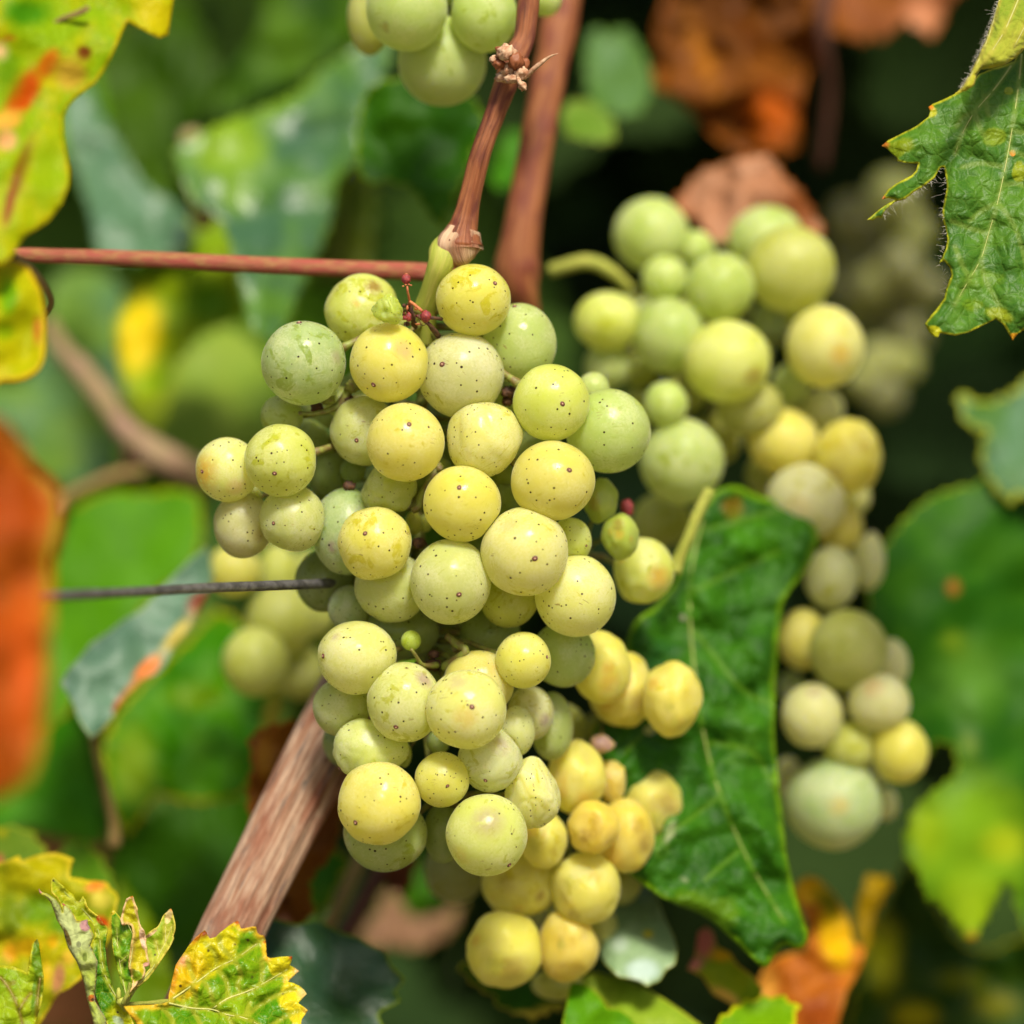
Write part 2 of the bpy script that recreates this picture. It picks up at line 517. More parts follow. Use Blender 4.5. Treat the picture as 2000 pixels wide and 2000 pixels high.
def poly_dist(pts, line, closed=False):
    out = np.full(len(pts), 1e9)
    m = len(line)
    for i in range(m if closed else m - 1):
        out = np.minimum(out, seg_dist(pts, line[i], line[(i + 1) % m]))
    return out

def outline_points(pts, smooth, teeth, step, seed):
    A = np.array(pts, float)
    if smooth:
        A2 = np.vstack([A, A[:1]])
        per = np.linalg.norm(np.diff(A2, axis=0), axis=1).sum()
        # closed Catmull-Rom
        out = []
        n = len(A)
        for i in range(n):
            p0, p1, p2, p3 = A[i - 1], A[i], A[(i + 1) % n], A[(i + 2) % n]
            m = max(1, int(np.linalg.norm(p2 - p1) / step))
            for k in range(m):
                t = k / m
                out.append(0.5 * ((2 * p1) + (-p0 + p2) * t + (2 * p0 - 5 * p1 + 4 * p2 - p3) * t * t + (-p0 + 3 * p1 - 3 * p2 + p3) * t ** 3))
        A = np.array(out)
    else:
        out = []
        n = len(A)
        for i in range(n):
            p1, p2 = A[i], A[(i + 1) % n]
            m = max(1, int(np.linalg.norm(p2 - p1) / step))
            for k in range(m):
                out.append(p1 + (p2 - p1) * k / m)
        A = np.array(out)
    if teeth:
        amp, per = teeth
        n = len(A)
        area = 0.5 * np.sum(A[:, 0] * np.roll(A[:, 1], -1) - np.roll(A[:, 0], -1) * A[:, 1])
        tan = np.roll(A, -1, 0) - np.roll(A, 1, 0)
        nor = np.stack([tan[:, 1], -tan[:, 0]], 1)
        nor /= np.linalg.norm(nor, axis=1)[:, None] + 1e-9
        if area < 0: nor = -nor
        s = np.concatenate([[0], np.cumsum(np.linalg.norm(np.diff(A, axis=0), axis=1))])
        ph = s / per + 0.6 * np.array([mnoise.noise(Vector((q / per * 0.35, seed, 0.3))) for q in s])
        fr = ph - np.floor(ph)
        sz = np.array([0.6 + 0.7 * abs(mnoise.noise(Vector((math.floor(q) * 1.7, seed, 2.2)))) for q in ph])
        saw = np.where(fr < 0.72, fr / 0.72, (1 - fr) / 0.28) - 0.5
        A = A + nor * (saw * amp * sz)[:, None]
    return A

LEAVES = {}
def blade(name, parent, zone, pts, mat, d=0.1, gx=0.0, gy=-0.005, wave=0.004, wscale=110.0, step=None, smooth=True, teeth=None,
          spots=(), veins=(), quilt=0.0, curl=0.0, curlw=40.0, dfun=None, thick=0.00025, seed=1.0, veinmat=None, nv=3, vein_w=3.2, jitter=0.3, label=None):
    """a leaf blade: outline in a zone's pixels at depth d, tilted (gx, gy: metres of depth per 100 px), waved, quilted between veins"""
    OP = np.array(zp(zone, pts))
    sc = zs(zone)
    span = (OP.max(0) - OP.min(0)).max()
    if step is None: step = max(span / 34.0, 5.0)
    A = outline_points(OP, smooth, (teeth[0], teeth[1]) if teeth else None, step * (0.35 if teeth else 0.55), seed)
    # drop points that come too close together
    keep = [A[0]]
    for p in A[1:]:
        if np.linalg.norm(p - keep[-1]) > step * 0.12: keep.append(p)
    A = np.array(keep)
    lo, hi = A.min(0), A.max(0)
    lr = random.Random(int(seed * 977) + 3)
    G = []
    y = lo[1]; row = 0
    while y < hi[1]:
        x = lo[0] + (step * 0.5 if row % 2 else 0)
        while x < hi[0]:
            G.append((x + lr.uniform(-jitter, jitter) * step, y + lr.uniform(-jitter, jitter) * step)); x += step
        y += step * 0.866; row += 1
    G = np.array(G)
    G = G[poly_inside(A, G)]
    if len(G):
        G = G[poly_dist(G, A, True) > step * 0.4]
    allp = [Vector(p) for p in A] + [Vector(p) for p in G]
    n = len(A)
    vo, eo, fo, _, _, _ = delaunay_2d_cdt(allp, [], [list(range(n))], 1, 1e-4)
    pp = np.array([(v.x, v.y) for v in vo])
    edge = poly_dist(pp, A, True)
    VL = [np.array(zp(zone, v)) for v in veins]
    VL = [resample([tuple(q) for q in v], max(6, len(v) * 4)) for v in VL]
    vd = np.full(len(pp), 60.0)
    for v in VL: vd = np.minimum(vd, poly_dist(pp, v))
    cen = OP.mean(0)
    def depth(q):
        e_ = np.full(len(q), 50.0)
        return q
    wv = np.array([mnoise.noise(Vector((p[0] / wscale, p[1] / wscale, seed * 3.7))) + 0.45 * mnoise.noise(Vector((p[0] / wscale * 2.3, p[1] / wscale * 2.3, seed * 1.7 + 9))) for p in pp])
    def plane(q):
        dd = d + gx * (q[:, 0] - cen[0]) / 100 + gy * (q[:, 1] - cen[1]) / 100
        if dfun is not None: dd = dd + dfun(q)
        return dd
    dd = plane(pp) + wave * wv
    if quilt:
        dd = dd - quilt * (1 - np.exp(-(vd / 14.0) ** 2)) * np.clip(edge / 20, 0, 1)
        q2 = np.array([mnoise.noise(Vector((p[0] / 17.0, p[1] / 17.0, seed))) for p in pp])
        dd = dd - quilt * 0.35 * q2
    if curl:
        dd = dd + curl * np.exp(-edge / curlw)
    org = parent.location
    V = np.array([tuple(P(p[0], p[1], z) - org) for p, z in zip(pp, dd)])
    F = [f for f in fo]
    tri = np.array([f if len(f) == 3 else f[:3] for f in F])
    # face the camera
    a_, b_, c_ = pp[tri[:, 0]], pp[tri[:, 1]], pp[tri[:, 2]]
    ar = (b_[:, 0] - a_[:, 0]) * (c_[:, 1] - a_[:, 1]) - (b_[:, 1] - a_[:, 1]) * (c_[:, 0] - a_[:, 0])
    tri[ar > 0] = tri[ar > 0][:, ::-1]
    me = fast_mesh(name, V, tri)
    attr_vec(me, 'luv', np.column_stack([pp * K + seed * 0.37, np.zeros(len(pp))]))
    attr_f(me, 'edge', edge * K)
    attr_f(me, 'vd', vd * K)
    T = np.zeros((len(pp), 4))
    for s in spots:
        (sx, sy), = zp(zone, [(s[0], s[1])])
        rx, ry = s[2] * sc, s[3] * sc
        an = R(s[6]) if len(s) > 6 else 0.0
        dx, dy = pp[:, 0] - sx, pp[:, 1] - sy
        u = (dx * math.cos(an) + dy * math.sin(an)) / rx
        v = (-dx * math.sin(an) + dy * math.cos(an)) / ry
        al = s[5] * np.clip(1.35 - np.sqrt(u * u + v * v), 0, 1)
        cc = np.array(s[4])
        wgt = al / np.maximum(al + T[:, 3] * (1 - al), 1e-6)
        T[:, :3] = T[:, :3] * (1 - wgt[:, None]) + cc * wgt[:, None]
        T[:, 3] = np.maximum(T[:, 3], al)
    attr_col(me, 'tint', T)
    o = link_mesh(name, me, mat, parent)
    if label: o['label'] = label
    m = o.modifiers.new('thickness', 'SOLIDIFY')
    m.thickness = thick; m.offset = -1.0
    if veinmat is not None:
        for i, v in enumerate(VL[:nv]):
            w0 = vein_w * (1.0 if i < 3 else 0.6)
            # sit on the surface: nearest vertex depth
            idx = [float(dd[np.argsort(((pp - q) ** 2).sum(1))[:3]].mean()) for q in v]
            inside = poly_inside(A, v)
            pts3 = [P(q[0], q[1], k + 0.00002) for q, k, s in zip(v, idx, inside) if s]
            if len(pts3) < 3: continue
            if len(pts3) > 5:
                arr = np.array([tuple(p) for p in pts3])
                arr[1:-1] = (arr[:-2] + arr[1:-1] * 2 + arr[2:]) / 4
                pts3 = [Vector(p) for p in arr]
            rad = np.linspace(w0 * 0.5 * K, w0 * 0.16 * K, len(pts3))
            vm = tube_mesh('vein', pts3, rad, 6, org)
            link_mesh('vein', vm, veinmat, parent)
    LEAVES[o.name] = (A, pp, dd)
    return o

def leaf(label, zone, pts, mat, d, cat='leaf', name='vine_leaf', group='vine leaves around the grape bunches', **kw):
    c = np.array(zp(zone, pts)).mean(0)
    th = empty(name, P(c[0], c[1], d), label, cat, group)
    th['label'] = label
    blade('blade', th, zone, pts, mat, d=d, **kw)
    return th

# ------------------------------------------------------------------ grapes
def ico(sub):
    bm = bmesh.new()
    bmesh.ops.create_icosphere(bm, subdivisions=sub, radius=1.0)
    v = np.array([x.co[:] for x in bm.verts]); f = np.array([[q.index for q in p.verts] for p in bm.faces])
    bm.free()
    return v, f
ICO4, ICO3, ICO2 = ico(5), ico(4), ico(3)

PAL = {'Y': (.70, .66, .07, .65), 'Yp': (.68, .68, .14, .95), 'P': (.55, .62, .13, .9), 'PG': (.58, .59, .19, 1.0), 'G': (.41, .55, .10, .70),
       'BG': (.28, .43, .14, .85), 'A': (.66, .46, .05, .5), 'D': (.20, .31, .05, .45), 'L': (.42, .55, .04, .35), 'YG': (.58, .65, .07, .7),  # D is darkened for grapes that lie in shadow inside the bunch
       'S': (.74, .66, .07, .5), 'SO': (.76, .60, .05, .4), 'W': (.60, .62, .24, .9), 'DIM': (.28, .31, .07, .4), 'OL': (.44, .48, .06, .5), 'SH': (.09, .10, .018, .4)}  # DIM and SH put the shade on background grapes into the skin colour
SPOTC = {'brown': (.30, .16, .03), 'amber': (.66, .40, .05), 'pink': (.70, .40, .20), 'purple': (.36, .20, .26), 'peach': (.74, .50, .24),
         'olive': (.42, .42, .05), 'orange': (.66, .36, .04)}

def rot_to(zdir):
    q = Vector((0, 0, -1)).rotation_difference(Vector(zdir).normalized())
    return np.array(q.to_matrix())

def bunch(label, zone_default, grapes, layer_d, d0, axis, ped, cat='grape bunch', far=False, sub=None, stalk=True, scars=True, tight=0.95, group=None):
    """grapes: dicts; axis: rachis as (x, y, depth, width)"""
    G = []
    for g in grapes:
        z = g.get('z', zone_default)
        (px, py), = zp(z, [(g['x'], g['y'])])
        G.append(dict(g, px=px, py=py, rxp=g['rx'] * zs(z), ryp=g.get('ry', g['rx']) * zs(z), d=d0 + g['l'] * layer_d))
    # settle the grapes in depth until they only touch
    n = len(G)
    tgt = [g['d'] for g in G]
    for it in range(140):
        for i in range(n):
            for j in range(i + 1, n):
                a_, b_ = G[i], G[j]
                ra, rb = 0.5 * (a_['rxp'] + a_['ryp']) * K, 0.5 * (b_['rxp'] + b_['ryp']) * K
                dx, dy = (a_['px'] - b_['px']) * K, (a_['py'] - b_['py']) * K
                need2 = (tight * (ra + rb)) ** 2 - dx * dx - dy * dy
                if need2 <= 0: continue
                need = math.sqrt(need2)
                cur = b_['d'] - a_['d']
                sgn = 1 if (tgt[j] - tgt[i]) >= 0 else -1
                lack = need - cur * sgn
                if lack > 0:
                    G[i]['d'] -= sgn * lack * 0.25
                    G[j]['d'] += sgn * lack * 0.25
        for i in range(n):
            G[i]['d'] += (tgt[i] - G[i]['d']) * 0.02
    if ped:
        (hx, hy), = zp(ped[0], [(ped[1][0][0], ped[1][0][1])])
        head = P(hx, hy, ped[1][0][2])
    else:
        (hx, hy), = zp(axis[0], [(axis[1][0][0], axis[1][0][1])])
        head = P(hx, hy, axis[1][0][2])
    th = empty('grape_bunch', head, label, cat, group)
    if ped: stem('peduncle', ped[0], ped[1], M_PED, th, 20, 36, 0.03, 0.05, 2.0)
    ax = None
    if axis:
        stem('rachis', axis[0], axis[1], M_PEDICEL, th, 10, 40, 0.0, 0.15, 1.0)
        A = resample([(x, y, d * 2000, w) for x, y, d, w in axis[1]], 60)
        ax = [P(*zp(axis[0], [(x, y)])[0], d / 2000) for x, y, d, w in A]
    C = [P(g['px'], g['py'], g['d']) for g in G]
    RR = [0.5 * (g['rxp'] + g['ryp']) * K * (D + g['d']) / D for g in G]
    for i, g in enumerate(G):
        lr = random.Random(i * 31 + int(g['px']))
        s = (D + g['d']) / D
        rx, ry = g['rxp'] * K * s, g['ryp'] * K * s
        rz = g.get('rz', 0.5 * (rx + ry) if abs(rx - ry) < .25 * rx else min(rx, ry) * 1.1)
        bv, bf = (ICO2 if RR[i] < 0.0035 else (ICO3 if far else ICO4)) if sub is None else sub
        v = bv.copy()
        # blossom end looks away from the rachis, or where the photo shows it
        if g.get('scar'):
            sx, sy = g['scar'][0] / g['rx'], g['scar'][1] / g.get('ry', g['rx'])
            sx, sy = sx * .97, sy * .97
            q = math.sqrt(max(0.02, 1 - min(sx * sx + sy * sy, .98)))
            pole = Vector((sx, -q, -sy)).normalized()
        else:
            pole = Vector((lr.uniform(-1, 1), lr.uniform(-.1, 1), lr.uniform(-1, .4))).normalized()
        Rm = rot_to(pole)
        uc = v @ Rm          # coordinates in the grape's own frame
        dsp = np.zeros(len(v))
        sh = g.get('sh', 0.03)
        ph = lr.uniform(0, 90)
        nz = np.array([mnoise.noise(Vector((q_[0] * 1.5 + ph, q_[1] * 1.5, q_[2] * 1.5))) for q_ in uc])
        v = v * (1 + (0.022 + 0.06 * sh) * nz)[:, None]
        v = v / np.array([np.abs(v[:, 0]).max(), 1.0, np.abs(v[:, 2]).max()])
        if sh > 0.1:
            nf = int(5 + 7 * sh)
            for k in range(nf):
                nd = np.array([lr.uniform(-1, 1), lr.uniform(-1, .6), lr.uniform(-1, 1)]); nd /= np.linalg.norm(nd) + 1e-6
                h = 1 - sh * lr.uniform(0.10, 0.26)
                ex = v @ nd - h
                v = v - np.outer(np.log1p(np.exp(np.clip(ex * 20, -30, 30))) / 20 * 0.9, nd)
            rg = np.array([1 - abs(mnoise.noise(Vector((q_[0] * 2.1 + ph, q_[1] * 2.1 - 4, q_[2] * 1.3)))) * 2 for q_ in uc])
            v = v * (1 - 0.075 * sh * np.clip(rg, 0, 1) ** 2)[:, None]
            v = v / np.array([np.abs(v[:, 0]).max(), 1.0, np.abs(v[:, 2]).max()])
        dents = list(g.get('dent', ()))
        if far and sh > .25:
            for k in range(5): dents.append((lr.uniform(-.8, .8), lr.uniform(-.6, .7), lr.uniform(.04, .10), lr.uniform(.14, .30)))
        for dn in dents:
            q = math.sqrt(max(0.0, 1 - min(dn[0] ** 2 + dn[1] ** 2, 1)))
            nd = np.array([dn[0], -q, -dn[1]]); nd /= np.linalg.norm(nd)
            ang = np.arccos(np.clip((v @ nd) / np.linalg.norm(v, axis=1), -1, 1))
            v = v * (1 - dn[2] * np.exp(-(ang / dn[3]) ** 2.6))[:, None]
        T = np.zeros((len(v), 4))
        spl = list(g.get('spots', ()))
        if far and sh > .25:
            for k in range(4): spl.append((lr.uniform(-.8, .8), lr.uniform(-.5, .9), lr.uniform(.15, .6), lr.choice(['amber', 'orange', 'brown', 'olive']), lr.uniform(.35, .8)))
        for sp in spl:
            q = math.sqrt(max(0.0, 1 - min(sp[0] ** 2 + sp[1] ** 2, 1)))
            nd = np.array([sp[0], -q, -sp[1]]); nd /= np.linalg.norm(nd)
            ang = np.arccos(np.clip(bv @ nd, -1, 1))
            al = sp[4] * np.clip(1.5 - 1.5 * ang / sp[2], 0, 1)
            upd = al > T[:, 3]
            T[upd, :3] = SPOTC[sp[3]]
            T[:, 3] = np.maximum(T[:, 3], al)
        v = v * np.array([rx, rz, ry])
        # flatten against the neighbours
        for j in range(n):
            if j == i: continue
            dv = np.array(C[j] - C[i]); dist = np.linalg.norm(dv)
            if dist > RR[i] + RR[j] or dist < 1e-5: continue
            nd = dv / dist
            h = (dist * dist + RR[i] ** 2 - RR[j] ** 2) / (2 * dist) - 0.00006
            ex = v @ nd - h
            kk = 9000.0
            v = v - np.outer(np.log1p(np.exp(np.clip(ex * kk, -30, 30))) / kk, nd)
        me = fast_mesh('grape', v, bf)
        attr_vec(me, 'uc', uc)
        attr_col(me, 'tint', T)
        o = link_mesh('grape', me, M_GRAPE_FAR if far else M_GRAPE, th, C[i] - head)
        c = PAL[g['c']]
        jit = lr.uniform(.93, 1.07)
        o.color = (c[0] * jit, c[1] * lr.uniform(.96, 1.04) * jit, c[2] * lr.uniform(.85, 1.15), c[3])
        if g.get('lab'): o['label'] = g['lab']
        if scars and (g.get('scar')):
            add_scar(o, v, bf, Rm, uc, pole, RR[i])
        if stalk and ax is not None and g.get('ped', True):
            tgtp = min(ax, key=lambda q_: (q_ - C[i] - Vector((0, 0, .004))).length)
            dv = (tgtp - C[i])
            if dv.length > RR[i] * 1.05:
                dn_ = dv.normalized()
                p0 = C[i] + dn_ * RR[i] * 0.93
                p1 = C[i].lerp(tgtp, 0.72) + Vector((0, 0, dv.length * 0.06))
                pts = resample([tuple(p0), tuple(p1), tuple(tgtp)], 7) if False else [p0.lerp(p1, t) if t < 1 else tgtp for t in (0, .2, .5, .8)] + [tgtp]
                rad = np.array([.0011, .0007, .0006, .0006, .0008]) * min(1.2, RR[i] / .008 + .2)
                link_mesh('pedicel', tube_mesh('pedicel', pts, rad, 7, C[i]), M_PEDICEL, o)
    return th, G, C, RR

def add_scar(o, v, bf, Rm, uc, pole, r):
    """the small brown blossom scar: a raised ring with a pale point"""
    i = int(np.argmin(uc[:, 2]))
    c = Vector(v[i]); nrm = pole
    u = nrm.orthogonal().normalized(); w = nrm.cross(u)
    V, F = [], []
    s = r * 0.060
    prof = [(1.15, -0.12), (0.95, 0.22), (0.62, 0.30), (0.40, 0.24), (0.30, 0.50), (0.12, 0.62)]
    seg = 10
    for (rr, hh) in prof:
        for k in range(seg):
            th = 2 * math.pi * k / seg
            q = 1 + 0.07 * math.sin(th * 2 + r * 9e4)
            V.append(tuple(c + (u * math.cos(th) + w * math.sin(th)) * (rr * s * q) + nrm * (hh * s)))
    for a_ in range(len(prof) - 1):
        for k in range(seg):
            F.append((a_ * seg + k, a_ * seg + (k + 1) % seg, (a_ + 1) * seg + (k + 1) % seg, (a_ + 1) * seg + k))
    F.append(tuple((len(prof) - 1) * seg + k for k in range(seg)))
    me = fast_mesh('blossom_scar', V, F)
    me.materials.append(M_SCAR); me.materials.append(M_SCARTIP)
    for p in me.polygons:
        if p.index >= seg * 3: p.material_index = 1
    link_mesh('blossom_scar', me, None, o)

def g(x, y, rx, ry=None, l=0.0, c='Y', **kw):
    return dict(x=x, y=y, rx=rx, ry=ry if ry else rx, l=l, c=c, **kw)
# ================================================================== SETTING
def grid_sheet(name, x0, x1, y0, y1, n, z, amp, mat):
    V, F = [], []
    for j in range(n + 1):
        for i in range(n + 1):
            # finer towards the vine row
            u, v = i / n * 2 - 1, j / n * 2 - 1
            x = (x0 + x1) / 2 + (x1 - x0) / 2 * math.copysign(abs(u) ** 2.5, u)
            y = (y0 + y1) / 2 + (y1 - y0) / 2 * math.copysign(abs(v) ** 2.5, v)
            V.append((x, y, z + amp * mnoise.noise(Vector((x * 3, y * 3, 0))) + amp * 0.5 * mnoise.noise(Vector((x * 9, y * 9, 4)))))
    for j in range(n):
        for i in range(n):
            k = j * (n + 1) + i
            F.append((k, k + 1, k + n + 2, k + n + 1))
    o = link_mesh(name, fast_mesh(name, V, F), mat)
    return tag(o, kind='structure')

M_SOIL = plain_material('soil_skin', (0.17, 0.12, 0.075), (0.10, 0.08, 0.045), 0.95, 30.0)
grid_sheet('ground', -150, 150, -149, 151, 90, 0.0, 0.015, M_SOIL)

# a vine leaf of the far, blurred kind: five toothed lobes
def lobed_outline(seed, teeth=True):
    lr = random.Random(seed)
    out = []
    lobes = [(0, 1.0), (62, .86), (-62, .86), (122, .66), (-122, .66)]
    for k in range(84):
        th = -178 + k * 356 / 83
        r = 0.38
        for c, a_ in lobes:
            dlt = abs(th - c)
            r = max(r, a_ * (0.94 - 0.000245 * dlt * dlt * (1.0 + .1 * lr.random())))
        if abs(th) > 168: r *= 0.35 + (178 - abs(th)) / 10 * 0.6
        if teeth: r *= 1 + (0.055 if k % 3 == 0 else (-0.03 if k % 3 == 2 else 0.0))
        out.append((r * math.sin(R(th)), r * math.cos(R(th))))
    return out

def far_leaf_mesh(name, seed, petiole=True):
    o = lobed_outline(seed)
    lr = random.Random(seed + 5)
    V, F = [], []
    rings = (1.0, .72, .42, .16)
    n = len(o)
    ph = lr.uniform(0, 50)
    droop, fold = lr.uniform(.10, .45), lr.uniform(.05, .35)
    for q in rings:
        for (x, y) in o:
            X, Y = x * q, y * q
            rr = math.hypot(X, Y)
            z = -droop * rr * rr + fold * abs(X) * .6 + .10 * mnoise.noise(Vector((X * 2 + ph, Y * 2, 0))) + .05 * mnoise.noise(Vector((X * 5 + ph, Y * 5, 3)))
            V.append((X, Y, z))
    for a_ in range(len(rings) - 1):
        for k in range(n):
            F.append((a_ * n + k, (a_ + 1) * n + k, (a_ + 1) * n + (k + 1) % n, a_ * n + (k + 1) % n))
    V.append((0, 0, 0)); c = len(V) - 1
    for k in range(n):
        F.append(((len(rings) - 1) * n + k, c, (len(rings) - 1) * n + (k + 1) % n))
    if petiole:
        m = len(V)
        for i in range(5):
            t = i / 4
            for k in range(4):
                a_ = k * math.pi / 2
                V.append((0.03 * math.cos(a_), -0.05 - .75 * t + 0.0, -0.01 - .35 * t * t + 0.03 * math.sin(a_)))
        for i in range(4):
            for k in range(4):
                F.append((m + i * 4 + k, m + i * 4 + (k + 1) % 4, m + (i + 1) * 4 + (k + 1) % 4, m + (i + 1) * 4 + k))
    return fast_mesh(name, V, F)

FAR = [far_leaf_mesh('vine_leaf', s) for s in (11, 23, 37, 51, 64)]
for me_ in FAR: me_.materials.append(M_FILL)

def leaf_mass(name, n, boxf, size, seed, label):
    """a wood of leaves far back, one mesh"""
    lr = random.Random(seed)
    o = lobed_outline(3, False)[::4]
    V, F = [], []
    for i in range(n):
        c = Vector(boxf(lr))
        s = size * lr.uniform(.7, 1.25)
        nrm = Vector((lr.uniform(-.8, .8), -lr.uniform(.2, 1.2), lr.uniform(-.2, 1.2))).normalized()
        u = nrm.cross(Vector((lr.uniform(-.3, .3), 0.1, 1))).normalized(); w = nrm.cross(u)
        k0 = len(V)
        for (x, y) in o:
            p = c + u * (x * s) - w * (y * s) - nrm * (.25 * s * (x * x + y * y))
            V.append(tuple(p))
        V.append(tuple(c))
        m = len(o)
        for k in range(m): F.append((k0 + k, k0 + (k + 1) % m, k0 + m))
    ob = link_mesh(name, fast_mesh(name, V, np.array(F)), M_MASS)
    return tag(ob, label, 'foliage', None, 'stuff')

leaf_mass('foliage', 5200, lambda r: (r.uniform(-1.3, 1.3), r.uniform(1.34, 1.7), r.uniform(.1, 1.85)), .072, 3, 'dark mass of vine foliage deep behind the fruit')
leaf_mass('foliage', 900, lambda r: (r.uniform(-1.0, 1.0) if r.random() < .45 else r.uniform(0.02, 1.0), r.uniform(.68, 1.25), r.uniform(1.25, 1.8)), .055, 9, 'unseen vine canopy added above the bunches to shade the background')  # out of view, denser to the right, added to shade the deep background
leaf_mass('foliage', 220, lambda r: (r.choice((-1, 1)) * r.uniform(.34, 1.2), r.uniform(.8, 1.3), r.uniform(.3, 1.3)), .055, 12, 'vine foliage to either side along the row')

# far leaves one by one, in front of the dark mass
FCOL = {'dark green': [(.025, .080, .008), (.032, .085, .014), (.02, .06, .014), (.04, .095, .012)],
        'mid green': [(.09, .24, .008), (.12, .27, .008), (.09, .20, .03)],
        'yellow green': [(.24, .34, .012), (.34, .38, .015)],
        'brown': [(.12, .05, .018), (.16, .075, .03)]}
FLAB = {'dark green': 'dark green vine leaf blurred deep behind the bunches', 'mid green': 'mid green vine leaf blurred well behind the bunches',
        'yellow green': 'yellow green vine leaf blurred well behind the bunches', 'brown': 'dry brown vine leaf blurred deep behind the bunches'}
lr = random.Random(21)
nfar = 0
for j in range(11):
    for i in range(12):
        px, py = -330 + i * 245 + lr.uniform(-100, 100), -330 + j * 265 + lr.uniform(-110, 110)
        d = lr.uniform(.36, .64)
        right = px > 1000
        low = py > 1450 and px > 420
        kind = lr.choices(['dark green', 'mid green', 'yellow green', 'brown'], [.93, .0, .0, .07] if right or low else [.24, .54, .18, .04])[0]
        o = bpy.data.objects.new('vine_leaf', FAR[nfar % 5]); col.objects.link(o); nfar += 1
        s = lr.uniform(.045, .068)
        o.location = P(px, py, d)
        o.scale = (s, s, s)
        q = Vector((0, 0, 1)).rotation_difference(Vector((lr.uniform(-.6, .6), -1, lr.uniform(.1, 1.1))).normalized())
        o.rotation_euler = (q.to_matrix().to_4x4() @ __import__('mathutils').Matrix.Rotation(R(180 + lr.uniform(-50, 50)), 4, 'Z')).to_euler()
        c = lr.choice(FCOL[kind]); f = lr.uniform(.8, 1.2) * (.55 if (right or low) else 1.0)  # right and low leaves are darkened, putting deep shade into their colour
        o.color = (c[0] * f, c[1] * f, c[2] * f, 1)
        tag(o, FLAB[kind], 'leaf', kind + ' vine leaves in the blurred background')

